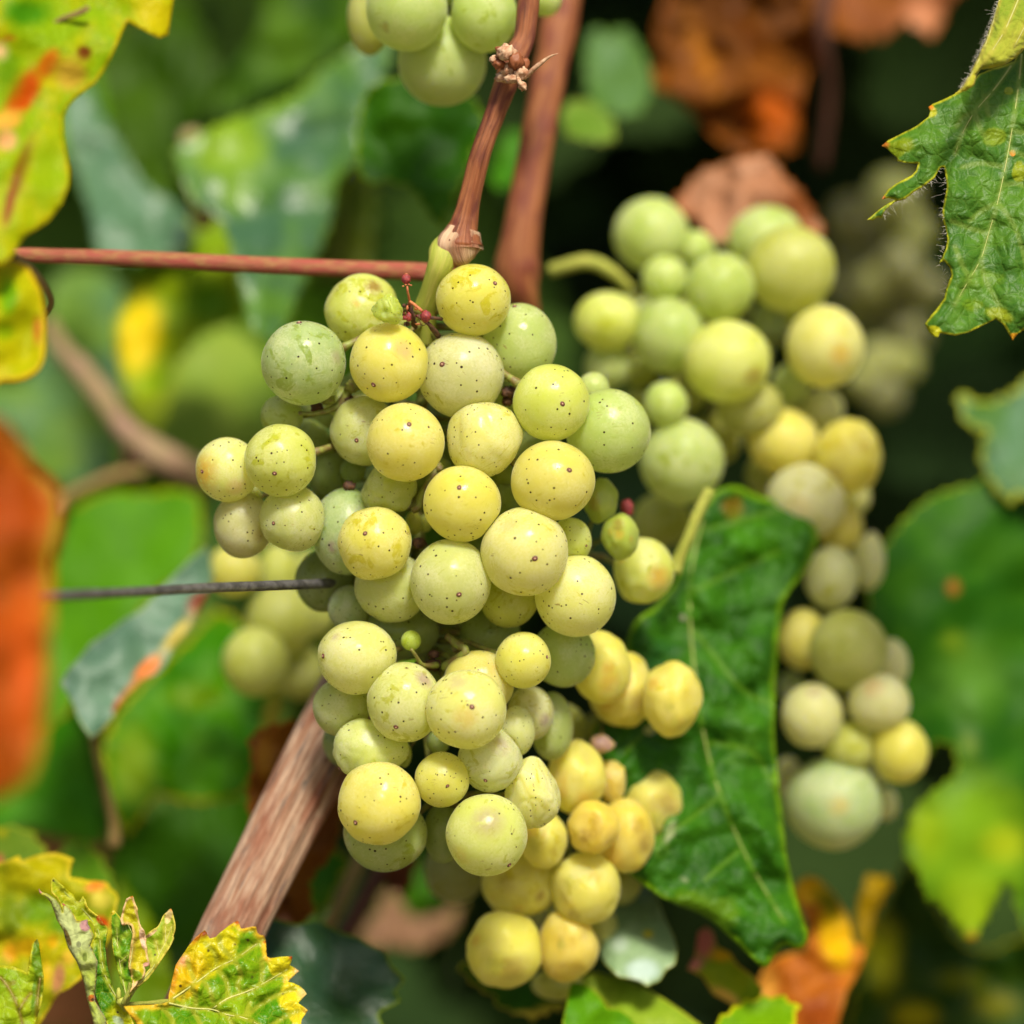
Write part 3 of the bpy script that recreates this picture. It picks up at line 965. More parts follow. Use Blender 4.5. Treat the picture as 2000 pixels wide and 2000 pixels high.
# ================================================================== MAIN BUNCH
main = [
 g(690,300,143,138,1.6,'YG',sh=.25,spots=[(.35,-.62,.34,'brown',.9),(-.1,-.1,.16,'amber',.6)],dent=[(-.75,-.5,.07,.5)]),
 g(1110,262,142,137,.6,'Y',scar=(85,-52)),
 g(792,500,149,150,.3,'Y',scar=(-59,93),dent=[(.55,-.30,.085,.42)],spots=[(.42,-.3,.40,'peach',.75)]),
 g(1063,547,163,164,.9,'PG',scar=(-73,-35)),
 g(1285,427,140,153,1.5,'G',scar=(-20,-140)),
 g(470,500,161,161,.5,'BG',scar=(-15,-152),spots=[(.82,-.1,.25,'purple',.45)]),
 g(387,700,81,78,1.5,'G'),
 g(383,867,137,139,.3,'YG',sh=.2,scar=(-16,53)),
 g(182,903,120,123,.9,'Yp',scar=(-92,10),spots=[(-.75,.1,.75,'amber',.95),(.35,.55,.4,'pink',.5)]),
 g(242,1112,114,126,1.6,'PG',spots=[(.6,.3,.3,'brown',.5)]),
 g(428,1088,125,128,1.0,'P',sh=.18,scar=(-66,15)),
 g(565,905,88,98,2.2,'D'),
 g(700,757,133,133,1.1,'P',sh=.28,scar=(-25,38)),
 g(853,800,149,150,0,'Y',scar=(15,-67)),
 g(1150,786,148,146,.5,'Yp',sh=.35,dent=[(-.85,.05,.12,.45)]),
 g(1405,650,147,146,.5,'YG',scar=(38,10)),
 g(1620,757,160,160,1.2,'G',),
 g(1563,600,62,66,2.4,'G'),
 g(1410,945,160,152,.1,'Y',scar=(62,-40)),
 g(1067,1030,148,146,0,'Y',scar=(-5,-58)),
 g(790,978,108,100,.9,'P',sh=.9),
 g(632,1135,133,166,1.4,'BG',spots=[(-.35,.36,.2,'purple',.8)]),
 g(738,1182,141,140,.2,'Y',scar=(-29,-39),sh=.22),
 g(1303,1212,167,170,0,'Yp',scar=(40,23),dent=[(-.42,-.72,.10,.36)],spots=[(-.42,-.62,.3,'peach',.4)]),
 g(1477,1172,80,90,1.0,'YG',scar=(60,20)),
 g(1494,1378,154,158,.8,'Yp'),
 g(1025,1325,153,163,.2,'P',scar=(32,45)),
 g(800,1345,140,137,1.0,'P',sh=.3),
 g(1245,1392,110,108,1.2,'YG'),
 g(548,1323,112,118,2.2,'D'),
 g(640,1425,80,86,2.0,'BG'),
 g(832,1515,150,110,2.0,'D'),
 g(1172,1518,115,108,2.2,'D'),
 g(1450,1600,123,126,1.8,'G'),
 g(1215,980,85,100,2.1,'D'),
 g(672,1612,150,140,.3,'Yp',sh=.2,scar=(-129,-7),dent=[(.8,.35,.06,.4)],spots=[(-.5,-.6,.2,'purple',.45)]),
 g(850,1780,142,152,.2,'P',scar=(-28,85),spots=[(.55,-.62,.35,'purple',.7),(.75,.1,.3,'amber',.5)]),
 g(1083,1808,153,152,-.2,'Yp',scar=(21,-18),spots=[(.0,.15,.42,'amber',.45),(-.2,-.75,.4,'purple',.4)],dent=[(-.3,.9,.05,.4)]),
 g(1130,1710,134,128,.7,'Y',spots=[(.3,-.5,.4,'amber',.4)]),
 g(1298,1622,106,107,.5,'Y',scar=(92,-17)),
 g(875,1548,38,39,.6,'L',lab='tiny round green unripe grape on a thin stalk',ped=False),
 g(612,1800,108,112,1.2,'P'),
 g(790,298,66,60,-.3,'L',sh=1.3,dent=[(-.3,.3,.25,.35)],lab='small crumpled bright green grape'),
 g(885,1105,34,46,2.0,'OL'), g(930,1105,26,34,2.1,'OL'),
 g(390,712,178,140,.8,'P',z='2',sh=.55,scar=(-140,84),dent=[(.2,-.1,.05,.5)]),
 g(432,952,187,186,0,'Y',z='2',scar=(-100,70),spots=[(-.1,-.35,.5,'olive',.35)],sh=.15),
 g(712,847,122,124,.2,'Y',z='2',scar=(26,21)),
 g(910,1092,182,183,0,'P',z='2',scar=(108,125),spots=[(.05,-.45,.55,'purple',.5),(-.65,.45,.35,'amber',.35)]),
 g(925,755,145,150,.6,'W',z='2',sh=.5,scar=(-18,93),spots=[(.35,-.55,.5,'purple',.45)]),
 g(1118,917,128,176,.8,'Yp',z='2',sh=1.0),
 g(1045,632,80,112,1.3,'W',z='2'),
 g(1105,552,104,122,1.6,'W',z='2',spots=[(.6,.2,.35,'purple',.6)]),
 g(1200,610,95,152,2.4,'G',z='2'),
 g(460,1088,188,170,1.0,'G',z='2'),
 g(715,1085,84,136,1.6,'D',z='2'),
 g(695,680,52,56,1.6,'D',z='2'),
 g(545,735,34,60,1.4,'G',z='2'),
 g(600,645,58,58,1.7,'G'), g(655,905,50,52,1.7,'D'), g(1232,905,50,56,1.6,'D'), g(1238,640,46,50,1.9,'G'), g(255,1010,60,60,1.6,'P'), g(985,905,46,50,1.7,'D'), g(1010,470,44,44,1.5,'G'), g(905,1690,50,50,1.5,'D'), g(1180,1700,60,60,1.5,'D'),
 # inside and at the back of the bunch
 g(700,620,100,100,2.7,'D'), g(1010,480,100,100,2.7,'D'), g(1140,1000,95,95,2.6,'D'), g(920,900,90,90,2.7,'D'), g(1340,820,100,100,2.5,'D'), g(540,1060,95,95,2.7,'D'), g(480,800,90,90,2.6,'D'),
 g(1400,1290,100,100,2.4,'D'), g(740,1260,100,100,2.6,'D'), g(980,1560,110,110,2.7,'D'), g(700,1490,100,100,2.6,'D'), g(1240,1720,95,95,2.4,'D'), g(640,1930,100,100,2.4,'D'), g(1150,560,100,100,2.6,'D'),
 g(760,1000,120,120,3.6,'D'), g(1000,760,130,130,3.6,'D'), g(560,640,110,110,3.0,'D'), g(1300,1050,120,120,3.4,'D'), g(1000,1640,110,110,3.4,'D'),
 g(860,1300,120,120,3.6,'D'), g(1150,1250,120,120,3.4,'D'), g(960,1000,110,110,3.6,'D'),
]
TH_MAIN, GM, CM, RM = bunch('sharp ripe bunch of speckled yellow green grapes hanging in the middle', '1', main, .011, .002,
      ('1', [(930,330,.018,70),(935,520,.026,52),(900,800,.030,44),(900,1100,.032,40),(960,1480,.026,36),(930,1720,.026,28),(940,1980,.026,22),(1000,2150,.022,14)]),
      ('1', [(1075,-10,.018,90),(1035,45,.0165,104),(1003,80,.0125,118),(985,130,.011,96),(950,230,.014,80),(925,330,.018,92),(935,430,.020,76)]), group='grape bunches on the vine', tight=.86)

# dried flower remains at the top of the bunch
def blob(name, zone, x, y, d, rx, ry, mat, parent, seed=0.0, rough=.25, freq=3.0, sub=ICO2):
    (px, py), = zp(zone, [(x, y)])
    k = zs(zone) * K * (D + d) / D
    v = sub[0].copy()
    nn = np.array([mnoise.noise(Vector((q[0] * freq + seed, q[1] * freq, q[2] * freq))) + .5 * mnoise.noise(Vector((q[0] * freq * 2.4 + seed, q[1] * freq * 2.4, q[2] * freq * 2.4))) for q in v])
    v = v * (1 + rough * nn)[:, None] * np.array([rx * k, min(rx, ry) * k, ry * k])
    c = P(px, py, d)
    org = parent.location if parent else c
    v = v + np.array(c - org)
    return link_mesh(name, fast_mesh(name, v, sub[1]), mat, parent, None if parent else org)
DT = .004
blob('dried_berry', 'I', 708, 245, DT - .003, 88, 98, M_DRYRED, TH_MAIN, 3.0, .22, 4.0)
blob('dried_berry', 'I', 1082, 945, DT - .003, 100, 112, M_DRYRED, TH_MAIN, 8.0, .35, 4.5)
blob('dried_berry', 'I', 755, 960, DT, 58, 90, M_DRYRED, TH_MAIN, 5.0, .3, 4.5)
stem('dry_stalk', 'I', [(730,375,DT-.003,50),(735,470,DT-.003,44),(770,650,DT-.001,52),(760,760,DT+.002,70)], M_DRYSTALK, TH_MAIN, 10, 18, .0, .15)
stem('dry_stalk', 'I', [(770,660,DT-.001,60),(880,740,DT-.002,60),(1010,850,DT-.003,64)], M_DRYSTALK, TH_MAIN, 10, 14, .0, .15, 2.0)
for (x, y) in ((650,378),(700,350),(760,345),(800,358)):
    blob('dry_sepal', 'I', x, y, DT - .0035, 22, 17, M_DRYSTALK, TH_MAIN, x * .1, .2, 2.0, ico(2))
blob('dry_sepal', 'I', 712, 152, DT - .003, 36, 18, M_DRYSTALK, TH_MAIN, 1.0, .25, 2.0, ico(2))
stem('dry_twig', 'I', [(760,700,DT+.001,90),(790,860,DT+.002,120),(850,1050,DT+.004,110),(890,1150,DT+.008,90)], M_TWIG, TH_MAIN, 12, 22, .0, .55, 4.0)
stem('dry_twig', 'I', [(1120,980,DT,70),(1230,975,DT+.001,66),(1380,1000,DT+.003,70)], M_TWIG, TH_MAIN, 10, 14, .0, .3, 5.0)
stem('dry_twig', 'I', [(930,930,DT+.001,80),(1110,1070,DT+.001,80),(1220,1190,DT+.003,100),(1330,1330,DT+.006,110)], M_TWIG, TH_MAIN, 10, 18, .0, .3, 6.0)
stem('dry_twig', 'I', [(640,900,DT+.001,60),(540,1030,DT+.002,70),(470,1080,DT+.003,60)], M_TWIG, TH_MAIN, 8, 12, .0, .4, 7.0)
stem('dry_twig', 'I', [(960,1010,DT-.001,12),(985,1100,DT-.0015,12),(1050,1115,DT-.001,12),(1110,1060,DT,12)], M_TWIG, TH_MAIN, 6, 16)
lr = random.Random(4)
for i in range(16):
    x, y = lr.uniform(640, 960), lr.uniform(720, 1110)
    blob('dry_crumb', 'I', x, y, DT + lr.uniform(-.001, .002), lr.uniform(20, 48), lr.uniform(20, 50), lr.choice([M_TWIG, M_TWIG, M_DRYSTALK, M_DRYRED]), TH_MAIN, i * 2.2, .5, 2.5, ico(2))
# stalks that show in the gaps of the bunch
stem('stalk', '1', [(875,1580,.004,13),(890,1600,.005,13),(920,1640,.008,18),(975,1640,.012,26)], M_PEDICEL, TH_MAIN, 8, 16, 0, .2)
stem('stalk', '1', [(1010,1530,.012,26),(1045,1560,.010,30),(1080,1590,.008,34),(1000,1650,.012,40)], M_PEDICEL, TH_MAIN, 10, 18, 0, .2, 2.0)
stem('stalk', '1', [(450,690,.012,16),(520,690,.012,18),(600,660,.014,28),(660,570,.014,38)], M_PEDICEL, TH_MAIN, 10, 18, 0, .25, 3.0)
stem('stalk', '1', [(880,1060,.010,24),(905,1040,.010,30),(920,990,.012,30),(985,880,.014,34)], M_PEDICEL, TH_MAIN, 10, 18, 0, .2, 4.0)
for k, (x, y, r_) in enumerate(((655,590,30),(520,668,24),(640,965,24),(985,900,18),(1245,610,30),(1240,645,22),(1280,880,22),(905,1180,26),(960,1640,30),(1045,1580,18),(960,1600,20),(905,1640,20),(560,640,26),(640,640,22))):
    blob('stalk_knob', '1', x, y, .013 + .001 * (k % 3), r_, r_ * .8, M_TWIG if k % 3 else M_PEDICEL, TH_MAIN, k * 1.7, .4, 2.4)

# ================================================================== OTHER BUNCHES
ZONES['K'] = (800, 1100, 2.147)
gold = [
 g(800,440,122,152,0,'S',sh=.5), g(892,528,130,153,.35,'S',sh=.6), g(1100,572,122,156,.1,'S',sh=.7),
 g(880,690,130,112,1.7,'OL'), g(985,720,84,88,1.5,'OL'), g(850,800,74,62,1.6,'OL'), g(700,895,116,150,.2,'S',sh=.35),
 g(1015,1015,126,154,.5,'S',sh=.45), g(772,1110,104,112,0,'SO',sh=.6), g(905,1145,118,152,.25,'SO',sh=.55),
 g(460,1340,152,138,.3,'S',sh=.45), g(738,1360,140,152,.1,'S',sh=.55), g(395,1620,150,162,0,'S',sh=.45),
 g(665,1603,122,148,.1,'SO',sh=.6), g(190,1290,122,132,2.4,'DIM'), g(620,1765,104,66,1.4,'OL'), g(812,1530,58,92,1.5,'OL'),
 g(560,1160,98,118,-.3,'S',sh=.35), g(850,920,54,88,.3,'A',sh=1.2,lab='small shrivelled orange raisin like grape'),
 g(803,756,56,42,.2,'A',sh=1.3,spots=[(0,0,2.2,'purple',1.0)],lab='dark red shrivelled grape'),
 g(930,880,90,90,1.9,'OL'), g(640,700,100,110,1.6,'OL'), g(800,1000,90,90,1.8,'OL'), g(600,1260,100,110,1.8,'OL'), g(880,1330,90,100,1.7,'OL'), g(560,1480,110,110,1.9,'DIM'),
 g(500,1850,145,160,.2,'YG',z='3',sh=.3), g(298,1520,88,112,-.9,'L',z='3',sh=.6), g(390,1680,92,120,-.9,'L',z='3',sh=.6),
]
for q in gold:
    if q.get('z', 'K') == 'K': q['rx'] *= 1.07; q['ry'] *= 1.05
    q.setdefault('z', 'K')
bunch('bunch of golden shrivelled grapes lower right of the sharp bunch', 'K', gold, .014, .036,
      ('2', [(1330,-150,.05,40),(1400,300,.056,44),(1430,700,.058,40),(1400,1000,.056,36),(1240,1250,.056,32),(1150,1560,.054,24)]), None, far=True, tight=.86, group='grape bunches on the vine')
bh = empty('dried_berry', P(*zp('1', [(1690,1050)])[0], .035), 'small dark red dried berry between the sharp bunch and the green leaf', 'berry')
blob('skin', '1', 1690, 1050, .035, 24, 34, M_DRYRED, bh, 2.0, .3, 3.0)
stem('stalk', '1', [(1690,1060,.036,14),(1650,1110,.042,16),(1600,1160,.05,18)], M_DRYSTALK, bh, 8, 10)

right = [
 g(535,260,180,176,1.3,'G'), g(600,470,110,112,.6,'G'), g(750,330,80,90,1.3,'G'), g(860,510,166,165,.3,'G'),
 g(1195,425,212,205,.5,'OL'), g(1080,290,180,165,1.5,'G'), g(330,670,160,140,.3,'YG'), g(620,740,172,180,.3,'G'),
 g(895,860,205,196,-.2,'YG',spots=[(.55,.4,.35,'brown',.8)]), g(330,880,112,116,.6,'G'), g(1355,790,185,196,.2,'Yp',spots=[(.3,.25,.4,'amber',.8)]),
 g(1195,965,92,100,.9,'G'), g(1085,690,80,120,1.2,'BG'), g(1000,1080,158,138,.4,'OL'), g(605,1062,104,110,-.6,'G'),
 g(680,1330,200,206,-.4,'G'), g(585,1610,140,130,.8,'OL'), g(1160,1240,168,160,.4,'S'), g(1463,1305,160,180,.2,'S',sh=.6),
 g(1345,1085,100,100,1.2,'W'), g(1265,1520,188,180,.1,'W',spots=[(-.3,.2,.5,'peach',.4)]), g(1430,1640,105,130,.7,'S'), g(1560,1800,80,145,.7,'W'), g(1385,1880,128,150,.2,'W'),
 g(750,420,120,120,1.4,'G'), g(980,800,130,130,1.5,'G'), g(1150,1150,130,130,1.5,'OL'), g(1330,1400,120,120,1.5,'S'), g(480,650,120,120,1.6,'G'), g(760,880,120,120,1.6,'OL'), g(1230,620,120,120,1.5,'OL'), g(1480,1500,90,90,1.3,'W'),
 g(470,1080,80,90,1.2,'OL'), g(840,1230,120,120,1.4,'OL'), g(1090,1400,110,110,1.4,'OL'), g(700,1000,110,110,1.5,'OL'), g(480,900,90,90,1.4,'OL'),
]
bunch('large blurred green bunch upper right behind the sharp bunch', '3', right, .018, .082,
      ('3', [(640,180,.11,30),(760,600,.115,34),(900,1000,.12,34),(1200,1400,.12,30),(1400,1800,.12,20)]), ('3', [(60,430,.098,60),(230,390,.095,66),(340,430,.095,60),(440,520,.098,46)]), far=True, tight=.78, group='grape bunches on the vine')

low = [
 g(790,320,105,130,.4,'S',spots=[(.2,.7,.3,'pink',.5)]), g(980,362,166,170,0,'OL'), g(1160,425,78,110,.8,'W'), g(830,640,130,136,-.2,'W',spots=[(.0,-.8,.4,'purple',.5)]),
 g(1110,585,132,122,-.2,'W',spots=[(-.3,-.6,.5,'pink',.6)]), g(990,765,118,100,.1,'YG'), g(1200,790,118,136,-.1,'S'), g(918,1008,206,194,.2,'BG',spots=[(.0,-.05,.3,'amber',.5)]),
 g(1140,1010,50,70,1.0,'W'), g(730,900,60,90,1.2,'W'), g(950,540,110,110,1.4,'DIM'), g(1040,880,100,100,1.4,'DIM'), g(740,520,60,70,1.0,'BG'),
]
bunch('blurred pale bunch right of the large green leaf', '6', low, .016, .078,
      ('6', [(900,150,.115,34),(960,450,.125,34),(1000,800,.125,24)]), None, far=True, tight=.78, group='grape bunches on the vine')

top = [
 g(535,50,222,226,0,'G',scar=None,spots=[(-.5,.55,.14,'brown',.9)]), g(955,80,180,204,.15,'G'), g(728,330,240,242,.3,'G'), g(335,100,120,200,1.0,'OL'),
 g(1285,-10,90,100,.7,'G'), g(760,-120,150,140,.8,'G'), g(560,-290,210,200,.3,'G'), g(980,-280,190,190,.4,'G'), g(860,90,140,140,1.3,'OL'), g(760,-480,220,220,.5,'G'), g(1180,-220,140,140,.9,'G'),
]
bunch('green grapes hanging at the top edge left of the cane', '7', top, .014, .034,
      ('7', [(800,-700,.04,44),(780,-300,.05,40),(770,60,.05,24)]), None, far=True, group='grape bunches on the vine')

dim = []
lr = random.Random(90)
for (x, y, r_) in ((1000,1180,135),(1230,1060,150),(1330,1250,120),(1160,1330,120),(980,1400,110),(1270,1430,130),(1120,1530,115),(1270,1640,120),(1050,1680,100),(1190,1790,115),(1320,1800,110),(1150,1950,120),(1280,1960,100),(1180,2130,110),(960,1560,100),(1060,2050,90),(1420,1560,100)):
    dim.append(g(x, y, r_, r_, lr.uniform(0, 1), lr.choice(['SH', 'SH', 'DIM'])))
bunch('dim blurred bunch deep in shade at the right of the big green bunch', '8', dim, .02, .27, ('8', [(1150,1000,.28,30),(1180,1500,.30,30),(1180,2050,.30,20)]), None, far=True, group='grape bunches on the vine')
leftb = [g(980,30,112,110,0,'Y'), g(1180,232,152,148,.2,'OL'), g(1070,412,138,148,0,'OL'), g(1255,455,110,118,.8,'OL'), g(1165,40,90,120,.9,'OL'), g(1310,200,100,120,1.0,'OL'), g(1290,60,100,110,1.2,'OL')]
bunch('small blurred olive bunch left behind the sharp bunch under the wire', '5', leftb, .02, .10, ('5', [(1150,-120,.12,26),(1180,200,.125,26),(1180,420,.125,18)]), None, far=True, group='grape bunches on the vine')

# ================================================================== CANES, SHOOTS, WIRE
c = empty('vine_cane', P(*zp('7', [(870,1080)])[0], .014), 'sharp reddish brown cane that carries the sharp bunch', 'cane')
stem('cane', '7', [(1215,-260,.016,120),(1195,-20,.016,122),(1172,200,.015,118),(1110,330,.014,150),(1080,430,.014,132),(1045,520,.014,122),(1000,650,.014,112),(935,830,.013,112),(880,1050,.013,116),(850,1190,.013,142),(832,1270,.013,205),(824,1325,.013,248),(832,1378,.013,190),(842,1400,.0135,90)], M_CANE, c, 40, 150, .05, .08, 1.3)
stem('node_collar', '7', [(846,1235,.013,172),(838,1268,.013,204),(829,1305,.013,246),(824,1345,.013,262),(830,1382,.013,214),(842,1412,.0135,110),(848,1424,.0138,40)], M_COLLAR, c, 48, 44, .10, .14, 7.0)
for k, (x, y, rx, ry) in enumerate(((1075,285,52,44),(1030,345,34,26),(1085,375,40,36),(1060,415,46,28),(1125,330,40,50),(1150,390,40,40),(1010,320,26,24),(1170,350,30,34),(1160,465,22,24),(1105,425,40,26),(1040,270,26,22))):
    blob('node', '7', x, y, .005 + .001 * (k % 4), rx, ry, M_NODE if k % 3 != 1 else M_CANE, c, k * 3.1, .4, 2.2)
stem('thorn', '7', [(1170,420,.006,26),(1230,365,.004,28),(1300,310,.003,15),(1352,288,.002,3)], M_NODE, c, 8, 14)
stem('thorn', '7', [(1130,410,.006,26),(1150,450,.004,24),(1180,485,.004,10)], M_NODE, c, 8, 10, 0, .3)

c = empty('vine_cane', P(*zp('7', [(1230,700)])[0], .075), 'blurred reddish brown cane close behind the sharp one', 'cane')
stem('cane', '7', [(1400,-300,.085,200),(1380,-20,.082,205),(1320,330,.078,195),(1265,620,.075,190),(1200,1000,.072,195),(1150,1300,.07,215),(1135,1450,.07,255),(1150,1560,.07,200),(1180,1650,.072,150),(1190,1800,.075,120)], M_CANE_FAR, c, 24, 70, .03, .1, 4.0)

c = empty('shoot', P(300, 505, .022), 'blurred thin red shoot running level across the left', 'shoot')
stem('shoot', 'T0', [(-60,470,.028,26),(20,480,.028,28),(250,488,.030,31),(450,498,.031,32),(650,507,.031,33),(790,513,.032,35),(900,520,.034,36)], M_RED, c, 20, 60, 0, .04)

c = empty('trellis_wire', P(300, 1160, -.03), 'grey steel trellis wire that enters the bunch from the left', 'wire')
M_WIRE = plain_material('grey_wire_steel', (0.20, 0.19, 0.20), (0.085, 0.08, 0.085), 0.42, 420.0, 0.55)
stem('wire', 'T0', [(-500,1165,-.125,22),(-120,1140,-.082,21),(75,1126,-.062,20.5),(250,1117,-.034,19.5),(400,1109,-.012,19),(560,1103,.012,19),(700,1097,.034,19),(900,1090,.065,18)], M_WIRE, c, 16, 90, 0, .10, 3.0)

c = empty('old_cane', P(520, 1650, .025), 'weathered pinkish grey woody cane slanting up behind the sharp bunch', 'cane')
stem('cane', 'T0', [(330,1990,.022,128),(405,1830,.025,124),(437,1755,.027,122),(500,1625,.031,124),(560,1505,.036,130),(600,1430,.040,136),(650,1330,.049,130),(700,1220,.060,120),(740,1120,.072,110)], M_OLD, c, 110, 150, .085, .03, 5.0)

c = empty('shoot', P(*zp('G', [(900,500)])[0], .18), 'blurred pinkish brown shoot curving down at the left edge', 'shoot')
stem('shoot', 'G', [(330,-260,0.196,120),(430,-60,0.196,130),(560,70,0.196,150),(740,300,0.189,170),(880,480,0.182,190),(1030,630,0.182,230),(1180,720,0.182,230),(1330,790,0.189,210),(1500,850,0.196,200)], M_PINK, c, 20, 60, 0, .12)
stem('tendril', 'G', [(1010,800,0.175,70),(830,810,0.175,80),(650,880,0.168,75),(480,960,0.154,80),(380,1060,0.140,90)], M_TAN, c, 12, 40)
stem('tendril', 'G', [(940,620,0.175,90),(900,690,0.175,80),(880,780,0.176,60)], M_DKBROWN, c, 12, 16)
c = empty('stalk', P(*zp('H', [(650,380)])[0], .10), 'blurred tan stalk below the sharp bunch', 'stalk')
stem('stalk', 'H', [(520,640,.10,80),(570,550,.10,86),(660,370,.105,88),(750,180,.11,90),(850,-60,.12,90)], M_TAN, c, 16, 30)
c = empty('stalk', P(*zp('H', [(780,480)])[0], .11), 'dark brown blurred stalk beside the tan one', 'stalk')
stem('stalk', 'H', [(660,680,.115,140),(740,560,.115,140),(860,330,.12,140),(1000,60,.13,140)], M_DKBROWN, c, 16, 30)
c = empty('leaf_stalk', P(*zp('5', [(430,900)])[0], .09), 'thin blurred tan leaf stalk hanging below the grey green leaf', 'stalk')
stem('stalk', '5', [(385,720,.082,26),(410,830,.085,30),(445,960,.09,36),(475,1090,.095,44),(480,1180,.097,60)], M_TAN, c, 12, 30)
c = empty('cane_stub', P(*zp('4', [(930,850)])[0], .16), 'tan blurred cane stub among the upper left leaves', 'cane')
stem('cane', '4', [(900,640,.165,110),(930,780,.16,130),(955,930,.16,130),(960,1060,.165,90)], M_PINK, c, 14, 20, 0, .1)
c = empty('stalk', P(*zp('8', [(850,300)])[0], .19), 'dark brown blurred stem between the dry leaves at the top right', 'stalk')
stem('stem', '8', [(860,-80,.19,90),(850,200,.19,80),(880,500,.2,70),(840,900,.21,60)], M_DKBROWN, c, 12, 24)

# ================================================================== LEAVES
def C(r, g_, b, k=.86):
    c = srgb(r, g_, b, k)
    if b < .62 * g_:          # living green and yellow tissue holds almost no blue
        c = (c[0], c[1], c[2] * .45)
    return c
GREEN, BRIGHT, DARK, BLUEG = C(70,125,35), C(100,165,10), C(30,80,18), C(75,115,80)
YEL, YGR, ORG, BRN, TANC, PALE = C(235,205,20), C(165,190,20), C(225,100,10), C(130,70,25), C(225,175,90), C(150,180,110)
REDC, LIME, OLIVE = C(200,70,30), C(170,205,30), C(95,115,15)

# the two sharp leaves first ------------------------------------------------
m = leaf_material(C(84,150,18), C(150,185,28), C(238,196,70), .0016, .7, .30, .36, .9, False, C(172,176,70))
L = leaf('sharp green and yellow toothed leaf at the bottom left under the old cane', 'B',
 [(385,1240),(388,1170),(420,1010),(450,890),(490,830),(560,730),(640,630),(690,590),(725,562),(742,585),(750,610),(768,642),(830,630),(870,590),(920,545),(960,515),(1000,490),(1035,472),(1050,500),(1058,535),(1068,550),(1100,548),(1140,540),(1180,535),(1208,537),(1220,590),(1250,612),(1285,616),(1296,650),(1302,700),(1310,810),(1340,828),(1440,815),(1500,812),(1550,815),(1545,850),(1525,900),(1570,920),(1614,948),(1570,985),(1530,1020),(1508,1050),(1560,1062),(1620,1090),(1660,1125),(1682,1162),(1655,1190),(1625,1225),(1605,1252),(1650,1285),(1696,1322),(1670,1360),(1640,1400),(1632,1450),(1650,1540),(1600,1640),(1500,1800),(1200,1900),(850,1960),(600,1900),(330,1760),(160,1560),(60,1420),(-10,1330),(-40,1282),(100,1272),(230,1268),(330,1262)],
 m, .006, smooth=False, step=3.6, gy=-.0050, gx=.0030, wave=.0028, wscale=60, quilt=.0015, curl=-.0012, curlw=16, seed=2.0, thick=.0002,
 spots=[(700,720,420,330,C(214,206,22),.95,-38),(560,1000,170,260,C(225,190,30),.95,20),(1450,900,140,120,C(225,215,40),.9),(1560,1180,170,200,C(232,218,50),.85),(1620,1380,130,110,C(235,215,60),.8),
        (720,590,60,45,C(140,40,20),1.0,-20),(650,640,90,28,C(190,90,25),.9,-48),(1035,490,36,26,C(200,80,25),1.0),(1290,650,26,50,C(200,90,30),.9),(440,1000,30,260,C(215,140,50),.75,10),(1545,820,30,20,C(205,70,30),1.0),
        (520,850,60,60,C(225,160,110),.9),(1660,1160,60,60,C(245,215,140),.9),(1600,945,40,40,C(240,200,130),.9),(1690,1320,40,40,C(245,205,120),.9),(980,530,12,14,(.03,.015,.01),1.0),(1008,695,14,14,(.03,.015,.01),1.0)],
 veins=[[(385,1236),(640,1062),(830,922),(1000,842),(1090,782),(1280,645)],[(385,1252),(600,1300),(800,1312),(930,1362),(1100,1392),(1300,1500),(1420,1620)],[(800,1305),(930,1212),(1100,1152),(1250,1082),(1500,935)],
        [(1000,842),(1062,970),(1035,1080),(1062,1150)],[(830,922),(930,1050),(942,1192)],[(640,1062),(590,950),(562,850)],[(830,922),(828,800),(730,690)],[(1100,1390),(1240,1272),(1400,1182),(1570,1110)],
        [(1000,842),(880,720),(860,620)],[(1250,1082),(1270,940),(1260,840)],[(1100,1392),(1150,1250)],[(700,1030),(770,1130),(800,1230)],[(520,1140),(520,1250)],[(600,1095),(640,1200),(632,1290)],[(930,1362),(1010,1500),(1030,1650)],[(600,1300),(680,1450),(690,1600)],[(300,1265),(420,1420),(450,1600)],[(1300,1500),(1450,1400),(1600,1330)]],
 veinmat=M_VEINY, vein_w=4.0)
stem('petiole', 'B', [(-40,1262,.002,40),(60,1258,.003,38),(200,1250,.004,40),(330,1240,.005,52),(390,1232,.0055,44),(430,1205,.0058,24)], M_PED, L, 12, 30, 0, .06)

